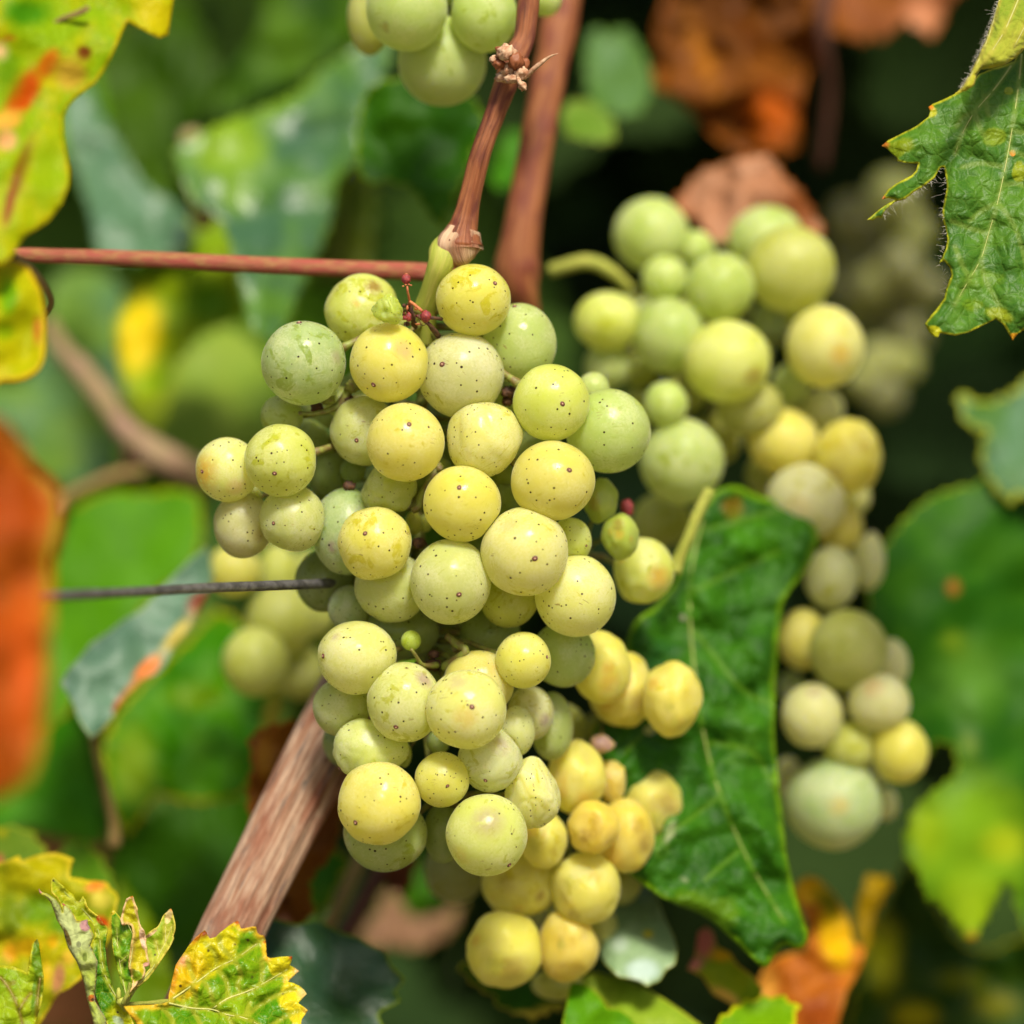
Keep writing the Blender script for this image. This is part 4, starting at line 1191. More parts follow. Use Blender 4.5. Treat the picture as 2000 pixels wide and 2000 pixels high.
m2 = leaf_material(C(66,116,44), C(92,140,50), C(196,196,60), .0006, 0, .28, .46, .55, False, C(128,156,90))
L = leaf('large sharp green leaf hanging in from the top right corner', '8',
 [(1932,180),(1880,330),(1760,370),(1690,400),(1640,450),(1560,505),(1500,535),(1440,560),(1420,575),(1428,600),(1418,628),(1350,680),(1270,720),(1200,755),(1166,784),(1190,800),(1215,825),(1245,850),(1250,868),(1300,880),(1360,882),(1350,920),(1326,945),(1250,985),(1200,1020),(1172,1060),(1168,1074),(1200,1068),(1240,1076),(1200,1095),(1150,1130),(1110,1165),(1086,1184),(1120,1190),(1130,1180),(1148,1172),(1165,1178),(1185,1130),(1230,1092),(1290,1075),(1340,1035),(1400,1000),(1450,960),(1480,905),(1500,898),(1506,930),(1515,1010),(1505,1060),(1492,1130),(1490,1180),(1508,1230),(1518,1290),(1510,1340),(1475,1420),(1500,1405),(1530,1440),(1540,1480),(1530,1510),(1510,1560),(1500,1610),(1465,1660),(1430,1700),(1398,1745),(1420,1790),(1450,1815),(1470,1818),(1480,1795),(1560,1810),(1640,1790),(1720,1750),(1780,1720),(1820,1750),(1850,1800),(1872,1832),(1900,1800),(1960,1760),(2120,1700),(2260,1500),(2300,1000),(2250,500),(2120,220)],
 m2, .000, nv=2, smooth=False, step=3.8, gy=-.0035, gx=.0012, wave=.0030, wscale=85, quilt=.0007, curl=.0008, curlw=14, seed=3.0,
 spots=[(1850,490,30,26,C(140,160,50),.8),(1770,740,80,60,C(130,155,40),.75),(1905,930,45,70,C(150,165,30),.8),(1800,1700,120,60,C(150,165,40),.6,20),(1880,1815,30,24,C(225,160,50),.95),(1440,1790,60,40,C(200,200,40),.9),(1870,825,20,20,C(225,150,60),1),
        (1250,800,130,60,C(130,150,20),.75,-25),(1420,600,60,40,C(190,190,30),.8),(1700,1500,200,90,C(110,150,50),.5),(1640,1640,120,60,C(120,155,40),.5),(1180,780,24,20,C(205,120,60),1.0),(1172,1065,16,16,C(200,120,60),1.0),(1425,578,22,16,C(225,130,30),1.0)],
 veins=[[(1880,330),(1780,470),(1665,605),(1600,720),(1560,830)],[(1920,290),(1900,480),(1850,800),(1790,1090),(1740,1260),(1700,1400),(1640,1500),(1560,1640)],[(1790,1090),(1870,1200),(1920,1330),(1960,1500)],
        [(1665,605),(1610,630),(1570,680)],[(1790,1090),(1700,1140),(1640,1190)],[(1850,800),(1960,850),(2080,870)],[(1870,700),(1930,715),(2050,700)],[(1830,900),(1700,880),(1600,900)],[(1740,1260),(1640,1230),(1540,1190)],[(1700,1400),(1720,1500),(1800,1650)],[(1665,605),(1700,700),(1740,760)],[(1810,1000),(1900,990),(2020,1040)],[(1720,520),(1740,620)],[(1640,1500),(1600,1430),(1560,1330)]],
 veinmat=M_VEIN, vein_w=3.0)
m2b = leaf_material(C(150,172,70), C(184,190,90), C(215,205,70), .0009, 0, .30, .6, .5, True, C(190,180,110))
blade('folded_edge', L, '8', [(1830,-120),(1796,0),(1760,110),(1722,220),(1690,290),(1645,390),(1590,480),(1560,505),(1620,490),(1665,460),(1680,400),(1700,375),(1760,368),(1830,350),(1890,310),(1950,250),(2050,180),(2150,50),(2100,-150)], m2b,
      d=-.006, smooth=False, step=5, gx=.004, gy=-.004, wave=.0016, wscale=50, curl=.003, curlw=12, seed=4.0, label='pale hairy underside of the leaf folded over', thick=.0002,
      veins=[[(1800,0),(1740,200),(1650,400),(1580,490)],[(1900,0),(1820,180),(1700,360)],[(1980,60),(1880,250)]], veinmat=M_VEINY, vein_w=3.0)
# hairs along the margin of this leaf
def hairs(name, parent, zone, line, n, length, seed, dd):
    lr = random.Random(seed)
    A = np.array(resample(line, 300, False))
    V, F = [], []
    for i in range(n):
        k = lr.randrange(1, 299)
        (px, py), = zp(zone, [tuple(A[k] + np.array((lr.uniform(-3, 3), lr.uniform(-3, 3))))])
        p = P(px, py, dd)
        tx, ty = A[k + (1 if k < 299 else 0)] - A[k - 1]
        nn = Vector((ty, 0, tx)).normalized() * -1
        dirv_ = (nn + Vector((lr.uniform(-.7, .7), lr.uniform(-.6, .3), lr.uniform(-.7, .7)))).normalized()
        Ln = length * lr.uniform(.4, 1.5) * (2.0 if lr.random() < .12 else 1)
        cur = Vector((lr.uniform(-.5, .5), lr.uniform(-.2, .2), -lr.uniform(0, .6)))
        k0 = len(V)
        for s in range(4):
            t = s / 3
            q = p + dirv_ * (Ln * t) + cur * (Ln * t * t * .6)
            r_ = .000042 * (1 - .7 * t)
            for a_ in range(3):
                th = a_ * 2.094
                V.append(tuple(q + Vector((math.cos(th) * r_, math.sin(th) * r_ * .6, math.sin(th) * r_)) - parent.location))
        for s in range(3):
            for a_ in range(3):
                b_ = (a_ + 1) % 3
                F.append((k0 + s * 3 + a_, k0 + s * 3 + b_, k0 + s * 3 + 3 + b_, k0 + s * 3 + 3 + a_))
    o = link_mesh(name, fast_mesh(name, V, np.array(F)), M_HAIR, parent)
    return tag(o, kind='stuff')
hairs('leaf_hairs', L, '8', [(1796,0),(1760,110),(1722,220),(1690,290),(1645,390),(1590,480)], 170, .0007, 1, -.004)
hairs('leaf_hairs', L, '8', [(1165,1178),(1185,1130),(1230,1092),(1290,1075),(1340,1035),(1400,1000),(1450,960),(1480,905)], 60, .0009, 2, -.001)
hairs('leaf_hairs', L, '8', [(1506,930),(1515,1010),(1492,1130),(1508,1230),(1518,1290),(1475,1420),(1540,1480),(1500,1610)], 60, .0009, 3, -.001)

# young leaves at the bottom left -------------------------------------------
my = leaf_material(C(120,172,24), C(196,200,30), C(228,214,90), .0004, .5, .34, .45, .8, False, C(190,200,80))
L = leaf('upright twisted young leaf with a bitten edge at the bottom left', 'A',
 [(1110,1725),(1040,1500),(1000,1350),(985,1200),(1000,1100),(1020,1030),(970,985),(930,920),(895,900),(870,880),(835,850),(815,820),(800,760),(780,722),(770,745),(745,778),(715,765),(692,712),(640,670),(600,640),(550,595),(500,548),(482,580),(480,620),(487,690),(540,740),(570,790),(600,880),(640,890),(690,900),(720,960),(800,965),(850,960),(880,1000),(900,1100),(870,1150),(850,1200),(890,1280),(920,1350),(915,1430),(910,1500),(905,1600),(905,1650),(950,1800),(1010,1932),(1050,2100),(1150,2150),(1250,2100),(1260,1932),(1225,1840),(1195,1780)],
 my, .004, nv=1, smooth=False, step=3.4, gx=.002, gy=-.002, wave=.0022, wscale=40, quilt=.0003, curl=-.0006, curlw=9, seed=5.0,
 spots=[(745,765,55,26,C(110,30,12),1.0),(960,960,70,40,C(190,60,20),.95,40),(960,1500,180,500,C(70,135,22),.95,10),(640,700,200,120,C(205,205,30),.6,40),(1110,1900,90,50,C(170,190,150),.8,40)],
 veins=[[(1150,1760),(1000,1500),(950,1250),(930,1050),(800,870),(640,720),(510,580)],[(930,1100),(990,1050)],[(900,980),(850,900)],[(760,830),(780,760)],[(690,760),(620,800)]], veinmat=M_VEIN, vein_w=2.6)
mw = leaf_material(C(176,192,110), C(196,206,136), C(205,200,90), .0004, .8, .25, .8, .35, True, C(190,200,150))
blade('curled_underside', L, 'A', [(365,663),(400,690),(440,700),(480,725),(520,750),(560,810),(590,880),(597,820),(590,790),(620,810),(650,830),(680,880),(705,930),(725,965),(760,965),(800,950),(825,945),(830,990),(850,1020),(885,1100),(870,1140),(850,1190),(885,1260),(922,1340),(918,1420),(910,1500),(900,1600),(892,1650),(900,1720),(950,1800),(1000,1880),(1015,2000),(1020,2120),(930,2120),(900,2000),(870,1880),(845,1780),(815,1680),(795,1560),(760,1440),(720,1340),(680,1280),(645,1220),(615,1130),(600,1060),(560,990),(535,950),(510,870),(480,790),(430,730),(372,700)], mw,
      d=-.003, smooth=False, step=3.6, gx=.003, gy=-.002, wave=.002, wscale=35, curl=.0018, curlw=8, seed=6.0, label='pale woolly underside curled outwards',
      spots=[(805,1000,60,70,C(190,140,140),.9),(640,1120,26,140,C(110,90,50),.8,-20),(860,1690,40,40,C(225,130,60),.9),(380,680,30,26,C(215,150,130),.95),(610,800,26,20,C(205,110,90),.9),(800,1300,30,60,C(120,135,80),.8),(740,1180,30,40,C(130,135,90),.8)])
mc = leaf_material(C(84,148,26), C(118,168,30), C(196,190,70), .0003, 1.4, .3, .35, .9, False, C(170,195,80))
md = leaf_material(C(212,200,36), C(190,190,40), C(240,206,150), .0005, .9, .32, .45, .6, False, C(210,180,110))
L = leaf('small two coloured young leaf standing upright on the side shoot', 'A',
 [(1050,885),(1075,858),(1100,885),(1135,935),(1160,998),(1200,985),(1240,1000),(1262,1070),(1250,1140),(1238,1210),(1228,1290),(1218,1380),(1238,1470),(1250,1560),(1240,1620),(1200,1690),(1170,1620),(1140,1540),(1115,1440),(1095,1370),(1070,1270),(1058,1180),(1050,1050),(1046,950)],
 mc, .001, smooth=True, step=3.0, gx=-.004, gy=-.002, wave=.0015, wscale=28, quilt=.0005, seed=7.0,
 spots=[(1060,880,30,30,C(215,190,60),.95),(1165,1370,60,90,C(45,60,20),.55),(1180,1060,60,60,C(90,150,40),.3)], veins=[[(1190,1660),(1140,1420),(1110,1180),(1100,940)],[(1130,1350),(1210,1280)],[(1110,1200),(1080,1120)],[(1110,1150),(1200,1080)]], veinmat=M_VEINY, vein_w=2.2)
blade('blade', L, 'A', [(1142,940),(1160,860),(1190,760),(1220,738),(1250,722),(1262,760),(1290,840),(1305,910),(1325,1010),(1345,1030),(1362,1055),(1372,1120),(1378,1200),(1392,1290),(1412,1368),(1395,1385),(1360,1388),(1372,1420),(1370,1460),(1345,1500),(1300,1530),(1255,1600),(1225,1640),(1250,1560),(1238,1470),(1218,1380),(1228,1290),(1238,1210),(1250,1140),(1262,1070),(1240,1000),(1200,985),(1160,998)], md,
      d=.0005, smooth=False, step=3.2, gx=.006, gy=-.002, wave=.0018, wscale=26, quilt=.0004, curl=-.001, curlw=8, seed=8.0, label='yellow half of the young leaf with a pale pink rim',
      spots=[(1345,1130,30,110,C(238,205,175),.95,-8),(1380,1370,36,24,C(232,180,160),.95),(1285,860,24,120,C(235,205,130),.7,-15),(1240,730,20,16,C(205,130,50),.9),(1250,1440,40,40,C(95,80,30),.8),(1300,1480,60,60,C(130,165,30),.8)],
      veins=[[(1225,1600),(1225,1400),(1262,1100),(1200,980)]], veinmat=M_VEINY, vein_w=2.2)
stem('petiole', 'A', [(1160,1740,-.001,50),(1185,1690,-.0018,44),(1215,1620,-.002,36),(1225,1540,-.0022,24)], M_PED, L, 12, 16, 0, .06)
me_ = leaf_material(C(150,182,44), C(180,194,60), C(218,205,120), .0004, .8, .32, .5, .6, False, C(214,208,120))
L = leaf('narrow yellow green young leaf right of the two coloured one', 'A',
 [(1255,1605),(1300,1545),(1350,1490),(1400,1430),(1420,1400),(1395,1330),(1380,1250),(1372,1180),(1375,1105),(1420,1060),(1480,1020),(1505,985),(1530,930),(1570,880),(1610,843),(1622,880),(1645,980),(1645,1050),(1630,1100),(1638,1130),(1600,1200),(1560,1260),(1510,1340),(1470,1400),(1440,1450),(1400,1500),(1350,1540),(1300,1575)],
 me_, .003, smooth=True, step=3.2, gx=.001, gy=-.003, wave=.0016, wscale=30, quilt=.0004, seed=9.0, curl=-.0006, curlw=8,
 spots=[(1590,920,40,90,C(236,215,150),.8,15),(1430,1080,90,18,C(225,190,140),.8,-35),(1610,850,14,18,C(200,110,50),1.0),(1465,1280,14,14,(.03,.02,.01),1.0)],
 veins=[[(1270,1590),(1430,1420),(1500,1280),(1570,1140),(1622,1010)],[(1500,1280),(1470,1150)],[(1560,1160),(1560,1010)],[(1500,1290),(1600,1180)],[(1440,1400),(1410,1250)]], veinmat=M_VEINY, vein_w=3.0)
stem('petiole', 'A', [(1180,1740,0,54),(1240,1640,.0005,44),(1290,1580,.001,36),(1380,1490,.001,28)], M_PED, L, 12, 16, 0, .06)
c = empty('shoot_node', P(*zp('A', [(1160,1725)])[0], .001), 'pale knobbly side shoot node joining the young leaves', 'shoot')
blob('node', 'A', 1150, 1722, .001, 52, 40, M_PED, c, 3.0, .25, 2.0)
blob('bud', 'A', 1120, 1650, .001, 24, 60, M_PED, c, 5.0, .2, 2.0)
stem('stem', 'A', [(1150,1730,.001,56),(1200,1850,.005,50),(1250,2000,.010,50),(1290,2150,.016,50)], M_PED, c, 12, 16, 0, .1)
mL12 = leaf_material(C(150,185,20), C(176,200,40), C(205,205,50), .0008, .9, .34, .45, .6, False, C(140,120,40))
leaf('lime leaf with a brown midrib and a pointed tip in the bottom left corner', 'A',
 [(-90,1420),(-20,1380),(30,1378),(80,1390),(130,1395),(200,1420),(235,1440),(258,1452),(265,1400),(280,1330),(292,1250),(302,1180),(330,1150),(352,1125),(375,1230),(392,1350),(402,1430),(405,1500),(400,1600),(392,1700),(372,1780),(350,1850),(330,1930),(300,2060),(100,2200),(-90,2200)],
 mL12, -.006, smooth=False, step=4, gx=.001, gy=-.003, wave=.002, wscale=45, quilt=.0004, seed=10.0, curl=-.0008, curlw=10,
 spots=[(325,1265,16,24,(.03,.02,.01),1.0),(340,1150,20,30,C(110,60,20),.9),(350,1300,60,180,C(110,150,25),.9),(350,1600,60,300,C(110,150,30),.8,8)],
 veins=[[(0,1490),(60,1560),(110,1640),(180,1800),(210,1932),(230,2050)],[(180,1800),(240,1700),(290,1640)],[(380,1500),(360,1650),(345,1850)],[(60,1560),(130,1540)]], veinmat=M_VEINB, vein_w=3.4)

def BL(label, zone, pts, cA, cB, cM, d, margin=.001, tr=.32, **kw):
    if kw.get('smooth', True) and d > .04: kw.setdefault('teeth', (11, 34))
    mat = leaf_material(cA, cB, cM, margin * (.45 if d > .04 else 1.0), 0, tr, kw.pop('rough', .45), kw.pop('net', .12), False, None, kw.pop('patch', 70.0), kw.pop('spec', .10))
    if d > .07: d = d + (d - .07) * .75
    return leaf(label, zone, pts, mat, d, **kw)

# bottom left, blurred
BL('mottled yellow leaf with orange spots behind the young leaves', 'A',
 [(-90,420),(60,395),(120,365),(180,340),(205,395),(260,370),(330,345),(430,325),(520,318),(600,340),(690,378),(672,430),(658,500),(662,550),(720,555),(780,565),(830,580),(920,582),(1000,592),(1030,620),(1036,650),(1100,690),(1122,750),(1100,800),(1088,870),(1040,1000),(1060,1050),(1000,1200),(860,1380),(770,1500),(660,1590),(560,1640),(500,1730),(430,1850),(370,1950),(300,2000),(-90,2100)],
 C(196,188,22), C(150,165,24), C(226,205,60), .040, .0010, smooth=False, step=9, gy=-.004, wave=.004, wscale=70, seed=11.0,
 spots=[(905,640,120,60,C(225,130,60),1.0,-10),(960,970,90,60,C(205,70,25),.95,30),(550,1500,70,170,C(200,140,90),.95,10),(350,850,330,200,C(110,150,30),.8),(100,900,160,300,C(120,140,30),.8),(500,1150,60,80,C(235,190,40),1.0),(260,1200,150,100,C(228,190,30),.9),(560,1000,160,120,C(90,140,40),.7),(650,1300,80,100,C(232,190,80),.7),(950,760,130,110,C(222,210,110),.8),(100,1250,100,120,C(220,160,40),.8),(440,1450,60,150,C(225,190,40),.8)])
BL('round pale green leaf edge behind the mottled yellow leaf', 'A', [(-100,110),(0,75),(100,68),(200,85),(300,130),(380,220),(450,330),(480,450),(400,600),(150,700),(-100,650)], C(130,160,70), C(110,150,50), C(190,190,60), .075, seed=12.0, gy=-.010, spots=[(-10,380,50,60,C(215,110,80),.9),(20,120,60,70,C(185,180,40),.8)])
BL('round mid green leaf edge behind the young leaves', 'A', [(500,420),(580,290),(680,215),(760,205),(860,260),(960,380),(1030,520),(1070,640),(1060,900),(850,1000),(600,900)], C(100,145,40), C(85,130,24), C(150,160,40), .085, seed=13.0, gy=-.010)
BL('lime blurred leaf low behind the young leaves', 'A', [(1120,560),(1230,700),(1380,860),(1500,1080),(1600,1380),(1640,1600),(1560,1900),(1300,2000),(1050,1900),(1050,1200)], C(110,145,8), C(140,165,8), C(120,150,10), .10, seed=14.0, gx=.004)
BL('dark blue green toothed leaf at the bottom middle', 'H', [(-60,700),(30,560),(160,560),(300,600),(470,560),(600,640),(780,700),(880,760),(980,800),(1020,900),(1080,960),(1130,1015),(1095,1065),(1050,1110),(1075,1140),(1092,1180),(1030,1220),(960,1250),(925,1290),(955,1350),(990,1450),(900,1650),(300,1750),(-60,1650),(-120,1100)], C(36,72,44), C(50,88,58), C(110,135,30), .045, margin=.0018, tr=.12, smooth=False, step=9, gy=-.007, gx=.002, wave=.003, seed=15.0, spec=.4, rough=.45, net=.2)
BL('brown dry leaf hanging behind the old cane', 'J', [(420,-40),(600,-160),(900,-200),(1250,-100),(1350,300),(1300,700),(1200,1050),(1000,1300),(1010,1500),(1000,1650),(880,1740),(760,1830),(640,1740),(680,1500),(600,1200),(440,800),(400,500),(440,200)], C(140,86,30), C(120,66,24), C(165,110,40), .068, seed=16.0, gy=-.004, gx=.002, wave=.008, spots=[(740,1720,90,120,C(200,140,110),.9),(560,150,110,260,C(160,110,25),.8),(760,1500,60,70,C(70,34,14),.8)])
BL('green leaf with a yellow edge below the sharp bunch', 'H', [(380,60),(480,20),(600,40),(700,120),(640,260),(560,420),(470,540),(410,460),(380,300)], C(60,120,24), C(84,136,20), C(170,170,40), .085, margin=.0016, seed=17.0)
BL('pinkish brown dry leaf below the sharp bunch', 'H', [(770,720),(830,600),(900,520),(980,360),(1050,300),(1100,420),(1180,540),(1300,540),(1450,500),(1560,420),(1500,620),(1380,730),(1200,790),(1000,780),(860,790)], C(170,130,100), C(150,110,80), C(150,150,80), .15, seed=18.0, wave=.008, gy=-.006, tr=.2)
BL('small green blurred leaf behind the lower grapes', 'H', [(1040,540),(1080,380),(1180,240),(1300,100),(1400,160),(1420,320),(1330,440),(1200,500)], C(60,120,30), C(80,140,30), C(90,150,30), .16, seed=19.0)

# left, blurred
BL('orange red leaf blurred close to the camera at the left edge', 'P', [(-160,800),(-60,800),(8,826),(36,862),(64,910),(104,950),(115,985),(110,1035),(98,1100),(100,1180),(96,1240),(86,1380),(72,1480),(36,1540),(-60,1580),(-160,1560)], C(200,88,24,.75), C(190,96,34,.75), C(215,140,70,.75), -.145, margin=.003, tr=.42, seed=20.0, gx=.004, gy=-.003, wave=.006, spots=[(50,1300,40,200,C(235,110,50),.7),(95,1130,16,130,C(215,140,30),.8)])
BL('bright green blurred leaf left of the sharp bunch', 'P', [(104,1020),(150,985),(224,958),(285,962),(340,954),(385,968),(395,1000),(392,1070),(363,1120),(321,1150),(280,1192),(245,1250),(170,1340),(100,1420),(-40,1450),(-40,1250),(60,1200),(96,1110)], C(100,168,0,.85), C(90,156,0,.85), C(165,180,10,.8), .115, margin=.0022, tr=.45, seed=21.0, gy=-.006, wave=.003, wscale=200, net=0)
BL('grey green leaf with an orange scorched edge left of the old cane', '5', [(250,500),(290,440),(330,400),(380,335),(450,290),(520,235),(600,190),(660,120),(720,60),(800,-20),(870,-70),(900,20),(885,100),(850,170),(800,270),(740,340),(690,430),(660,460),(600,490),(530,560),(500,600),(475,645),(430,700),(385,735),(350,690),(325,650),(310,600),(290,560)], C(104,142,112), C(84,124,96), C(150,165,110), .075, margin=.0010, tr=.15, smooth=False, step=7, seed=22.0, gy=-.007, gx=.003, rough=.5, teeth=None, spec=.5,
   spots=[(620,440,90,36,C(225,120,60),1.0,-45),(840,170,80,55,C(120,45,12),1.0,-50),(510,590,60,30,C(170,70,20),1.0,-55),(740,300,120,30,C(200,180,100),.9,-50),(560,520,80,26,C(200,130,70),.8,-45)])
BL('broad green leaf behind the grey green one', '5', [(470,650),(560,540),(680,420),(800,300),(920,200),(1050,290),(1120,420),(1165,560),(1155,680),(1120,800),(1080,880),(1020,970),(900,1000),(780,1000),(660,980),(600,1060),(540,1130),(490,1080),(450,960),(425,800)], C(62,134,6), C(92,156,8), C(190,180,40), .112, margin=.0022, tr=.36, seed=23.0, gy=-.006, gx=.002, wave=.005, spots=[(560,860,110,200,C(130,165,8),.85),(820,560,150,70,C(110,150,10),.8),(1140,640,40,160,C(200,180,80),.8,12)])
BL('dull green leaf low behind the old cane', '5', [(470,1180),(600,1060),(760,1000),(950,980),(1080,940),(1120,1080),(1040,1300),(960,1480),(850,1620),(680,1600),(520,1500),(440,1350)], C(56,108,10), C(66,118,12), C(70,100,20), .155, seed=24.0, gy=-.004, wave=.006)
BL('deep green leaf left of the thin tan stalk', '5', [(-60,960),(60,700),(160,560),(280,600),(360,740),(400,900),(440,1080),(420,1180),(250,1160),(100,1120),(-60,1140)], C(62,136,8), C(80,150,10), C(80,120,20), .15, seed=25.0, gy=-.008, wave=.005)
BL('grey green broad leaf behind the left shoot', 'P', [(-60,740),(40,745),(85,640),(105,545),(180,525),(235,560),(260,650),(250,770),(235,870),(215,920),(130,955),(60,905),(-20,850)], C(88,128,84), C(110,146,74), C(110,140,80), .175, seed=26.0, gy=-.008, wave=.005, tr=.2)
BL('pale green blurred leaf left beside the sharp bunch', 'P', [(325,800),(345,715),(395,660),(455,640),(520,700),(545,800),(510,880),(430,900),(350,890),(300,860)], C(150,176,92), C(130,165,80), C(150,175,90), .165, seed=27.0, gy=-.01, tr=.3)

# top left
BL('yellow green leaf with brown scorched patches in the top left corner', '4', [(-80,-80),(830,-80),(812,50),(795,165),(755,180),(715,160),(650,125),(600,98),(575,150),(555,205),(520,280),(490,335),(450,390),(400,425),(350,465),(315,510),(298,560),(300,640),(312,720),(328,800),(325,870),(290,965),(220,1050),(165,1085),(120,1110),(85,1160),(50,1220),(10,1245),(-80,1240)],
   C(160,196,6,.85), C(214,206,8,.85), C(216,196,30,.8), -.040, margin=.0010, tr=.45, smooth=False, step=9, seed=28.0, gx=.004, gy=-.003, wave=.003, wscale=120, net=.1,
   spots=[(110,440,70,150,C(215,90,10),1.0,32),(30,570,90,50,C(245,200,110),.95,-15),(230,300,50,90,C(225,130,30),.95,30),(395,250,40,40,C(120,50,10),1.0),(330,350,90,90,C(222,190,90),.85,-30),(100,800,36,190,C(150,80,35),1.0,18),(45,960,26,130,C(165,95,50),1.0,12),(30,660,60,60,C(240,190,120),.85),(120,60,160,80,C(70,150,10),.75),(30,330,80,140,C(120,170,15),.7),(210,820,110,230,C(160,190,12),.7),(720,60,120,120,C(216,205,10),.8),(0,240,40,40,C(250,215,150),.9),(40,180,50,16,C(205,120,40),.9)])
c = empty('leaf_stalk', P(*zp('4', [(130,880)])[0], -.035), 'brown curled stalk along the yellow green corner leaf', 'stalk')
stem('stalk', '4', [(150,640,-.036,26),(125,760,-.036,44),(85,880,-.036,50),(45,980,-.036,40),(25,1080,-.035,26),(35,1160,-.033,34),(60,1215,-.03,50)], M_TAN, c, 12, 30, 0, .2)
c = empty('leaf_stalk', P(*zp('4', [(270,110)])[0], -.034), 'thin dark stalk across the yellow green corner leaf', 'stalk')
stem('stalk', '4', [(165,190,-.036,10),(230,125,-.036,18),(300,85,-.036,22),(370,62,-.036,30),(420,35,-.036,24)], M_TAN, c, 10, 20, 0, .2)
BL('bright yellow leaf below the red shoot at the left edge', '4', [(-80,1225),(20,1240),(70,1232),(130,1260),(175,1330),(200,1400),(212,1480),(216,1560),(212,1650),(190,1725),(150,1765),(90,1790),(20,1795),(-80,1780)], C(226,214,10,.8), C(196,200,14,.8), C(232,200,40,.8), -.050, margin=.0012, tr=.42, seed=29.0, gy=-.004, gx=.003, wave=.005, spots=[(40,1400,50,110,C(120,175,15),.9),(20,1560,60,60,C(150,185,15),.7),(175,1560,24,90,C(200,120,40),.8)])
c = empty('leaf_stalk', P(*zp('4', [(200,1350)])[0], -.03), 'thin yellowish stalk beside the bright yellow leaf', 'stalk')
stem('stalk', '4', [(70,1215,-.03,30),(140,1260,-.032,34),(205,1345,-.03,34),(240,1430,-.02,30),(200,1500,-.01,26)], M_TAN, c, 10, 24)
BL('large blue green leaf upper left of the sharp bunch', '4', [(830,700),(960,620),(1100,560),(1250,500),(1400,430),(1520,330),(1680,220),(1800,130),(1850,240),(1815,360),(1770,520),(1735,680),(1670,770),(1600,850),(1575,950),(1555,1050),(1520,1150),(1480,1250),(1430,1350),(1385,1450),(1330,1560),(1250,1600),(1170,1520),(1120,1300),(1080,1150),(1020,1020),(920,960),(860,840)], C(66,106,72), C(90,134,62), C(130,160,70), .115, tr=.18, seed=30.0, gx=.006, gy=-.010, wave=.006, spots=[(1080,680,200,230,C(130,165,24),.8),(1350,460,240,70,C(110,150,24),.8,-35),(1100,900,110,150,C(110,150,40),.7)], spec=.6, rough=.38)
BL('grey green leaf behind the upper left corner leaf', '4', [(300,480),(420,400),(470,520),(540,640),(640,800),(720,900),(800,930),(890,1040),(920,1130),(820,1200),(640,1230),(470,1200),(420,1000),(360,820),(310,650)], C(84,124,84), C(100,138,104), C(96,132,80), .14, tr=.2, seed=31.0, gy=-.012, wave=.007, spec=.6)
BL('dark green leaf with a pointed tip left of the sharp cane', '7', [(290,960),(270,700),(330,480),(500,420),(700,480),(880,520),(960,660),(900,830),(850,960),(800,1060),(760,1150),(715,1218),(660,1160),(600,1070),(540,1010),(430,980)], C(40,88,10), C(56,108,10), C(120,150,24), .085, margin=.0015, seed=32.0, gy=-.003, wave=.005, spots=[(430,1060,160,80,C(56,130,10),.8)])
BL('olive green strip of leaf beside the blue green leaf', '4', [(1560,1060),(1600,880),(1680,790),(1745,760),(1765,950),(1750,1150),(1720,1290),(1600,1320),(1480,1330),(1500,1220)], C(84,96,8), C(70,90,8), C(110,120,20), .15, seed=33.0, gy=-.004)
BL('yellow patched leaf under the red shoot', '4', [(545,1560),(590,1400),(660,1280),(800,1120),(920,1010),(1050,1000),(1120,1080),(1160,1220),(1190,1350),(1150,1480),(1040,1540),(940,1580),(860,1680),(790,1790),(720,1880),(630,1870),(570,1760)], C(160,182,16), C(128,165,14), C(180,185,30), .135, seed=34.0, gy=-.006, wave=.005, spots=[(660,1580,110,200,C(238,212,20),1.0,10),(1050,1100,110,120,C(130,165,10),.7),(980,1420,160,140,C(90,140,10),.85),(800,1800,120,80,C(90,140,10),.7)])
BL('dark olive leaf high at the upper left', '4', [(470,320),(560,170),(700,60),(860,20),(960,150),(1020,360),(960,560),(860,660),(820,800),(800,930),(690,880),(600,740),(520,600)], C(48,80,8), C(66,100,10), C(70,100,14), .19, seed=35.0, gy=-.006, wave=.006)
BL('green leaf in shade at the very top left of the grapes', '4', [(1300,-60),(1700,-60),(1700,120),(1560,280),(1380,380),(1180,470),(1060,560),(1020,420),(1150,260),(1240,100)], C(40,80,10), C(84,124,16), C(60,100,14), .19, seed=36.0, gy=-.006, wave=.006)

# top right and right
BL('large dry orange brown leaf at the top right', '8', [(-60,130),(30,-80),(300,-120),(870,-80),(850,100),(822,330),(785,375),(760,395),(735,520),(722,640),(730,720),(722,805),(640,832),(600,800),(555,790),(520,830),(480,855),(380,832),(310,770),(250,722),(190,650),(130,600),(30,520),(-60,460)], C(136,78,38), C(100,56,26), C(160,84,30), .14, margin=.002, tr=.25, seed=37.0, gy=-.006, wave=.013, wscale=100, smooth=False, step=8, spots=[(560,620,180,200,C(178,84,18),.8),(200,300,60,330,C(176,110,50),.7,-20),(450,180,60,260,C(90,44,14),.7,-40)])
BL('pinkish brown dry leaf above the large green bunch', '8', [(50,1110),(120,1000),(200,915),(320,880),(450,832),(560,832),(640,950),(720,1020),(800,1140),(860,1260),(780,1250),(700,1200),(560,1140),(420,1180),(345,1300),(260,1320),(180,1200)], C(196,144,110), C(172,116,80), C(160,90,46), .105, margin=.002, tr=.2, seed=38.0, gy=-.010, wave=.010, wscale=90, spots=[(720,1120,120,130,C(120,62,26),.8)])
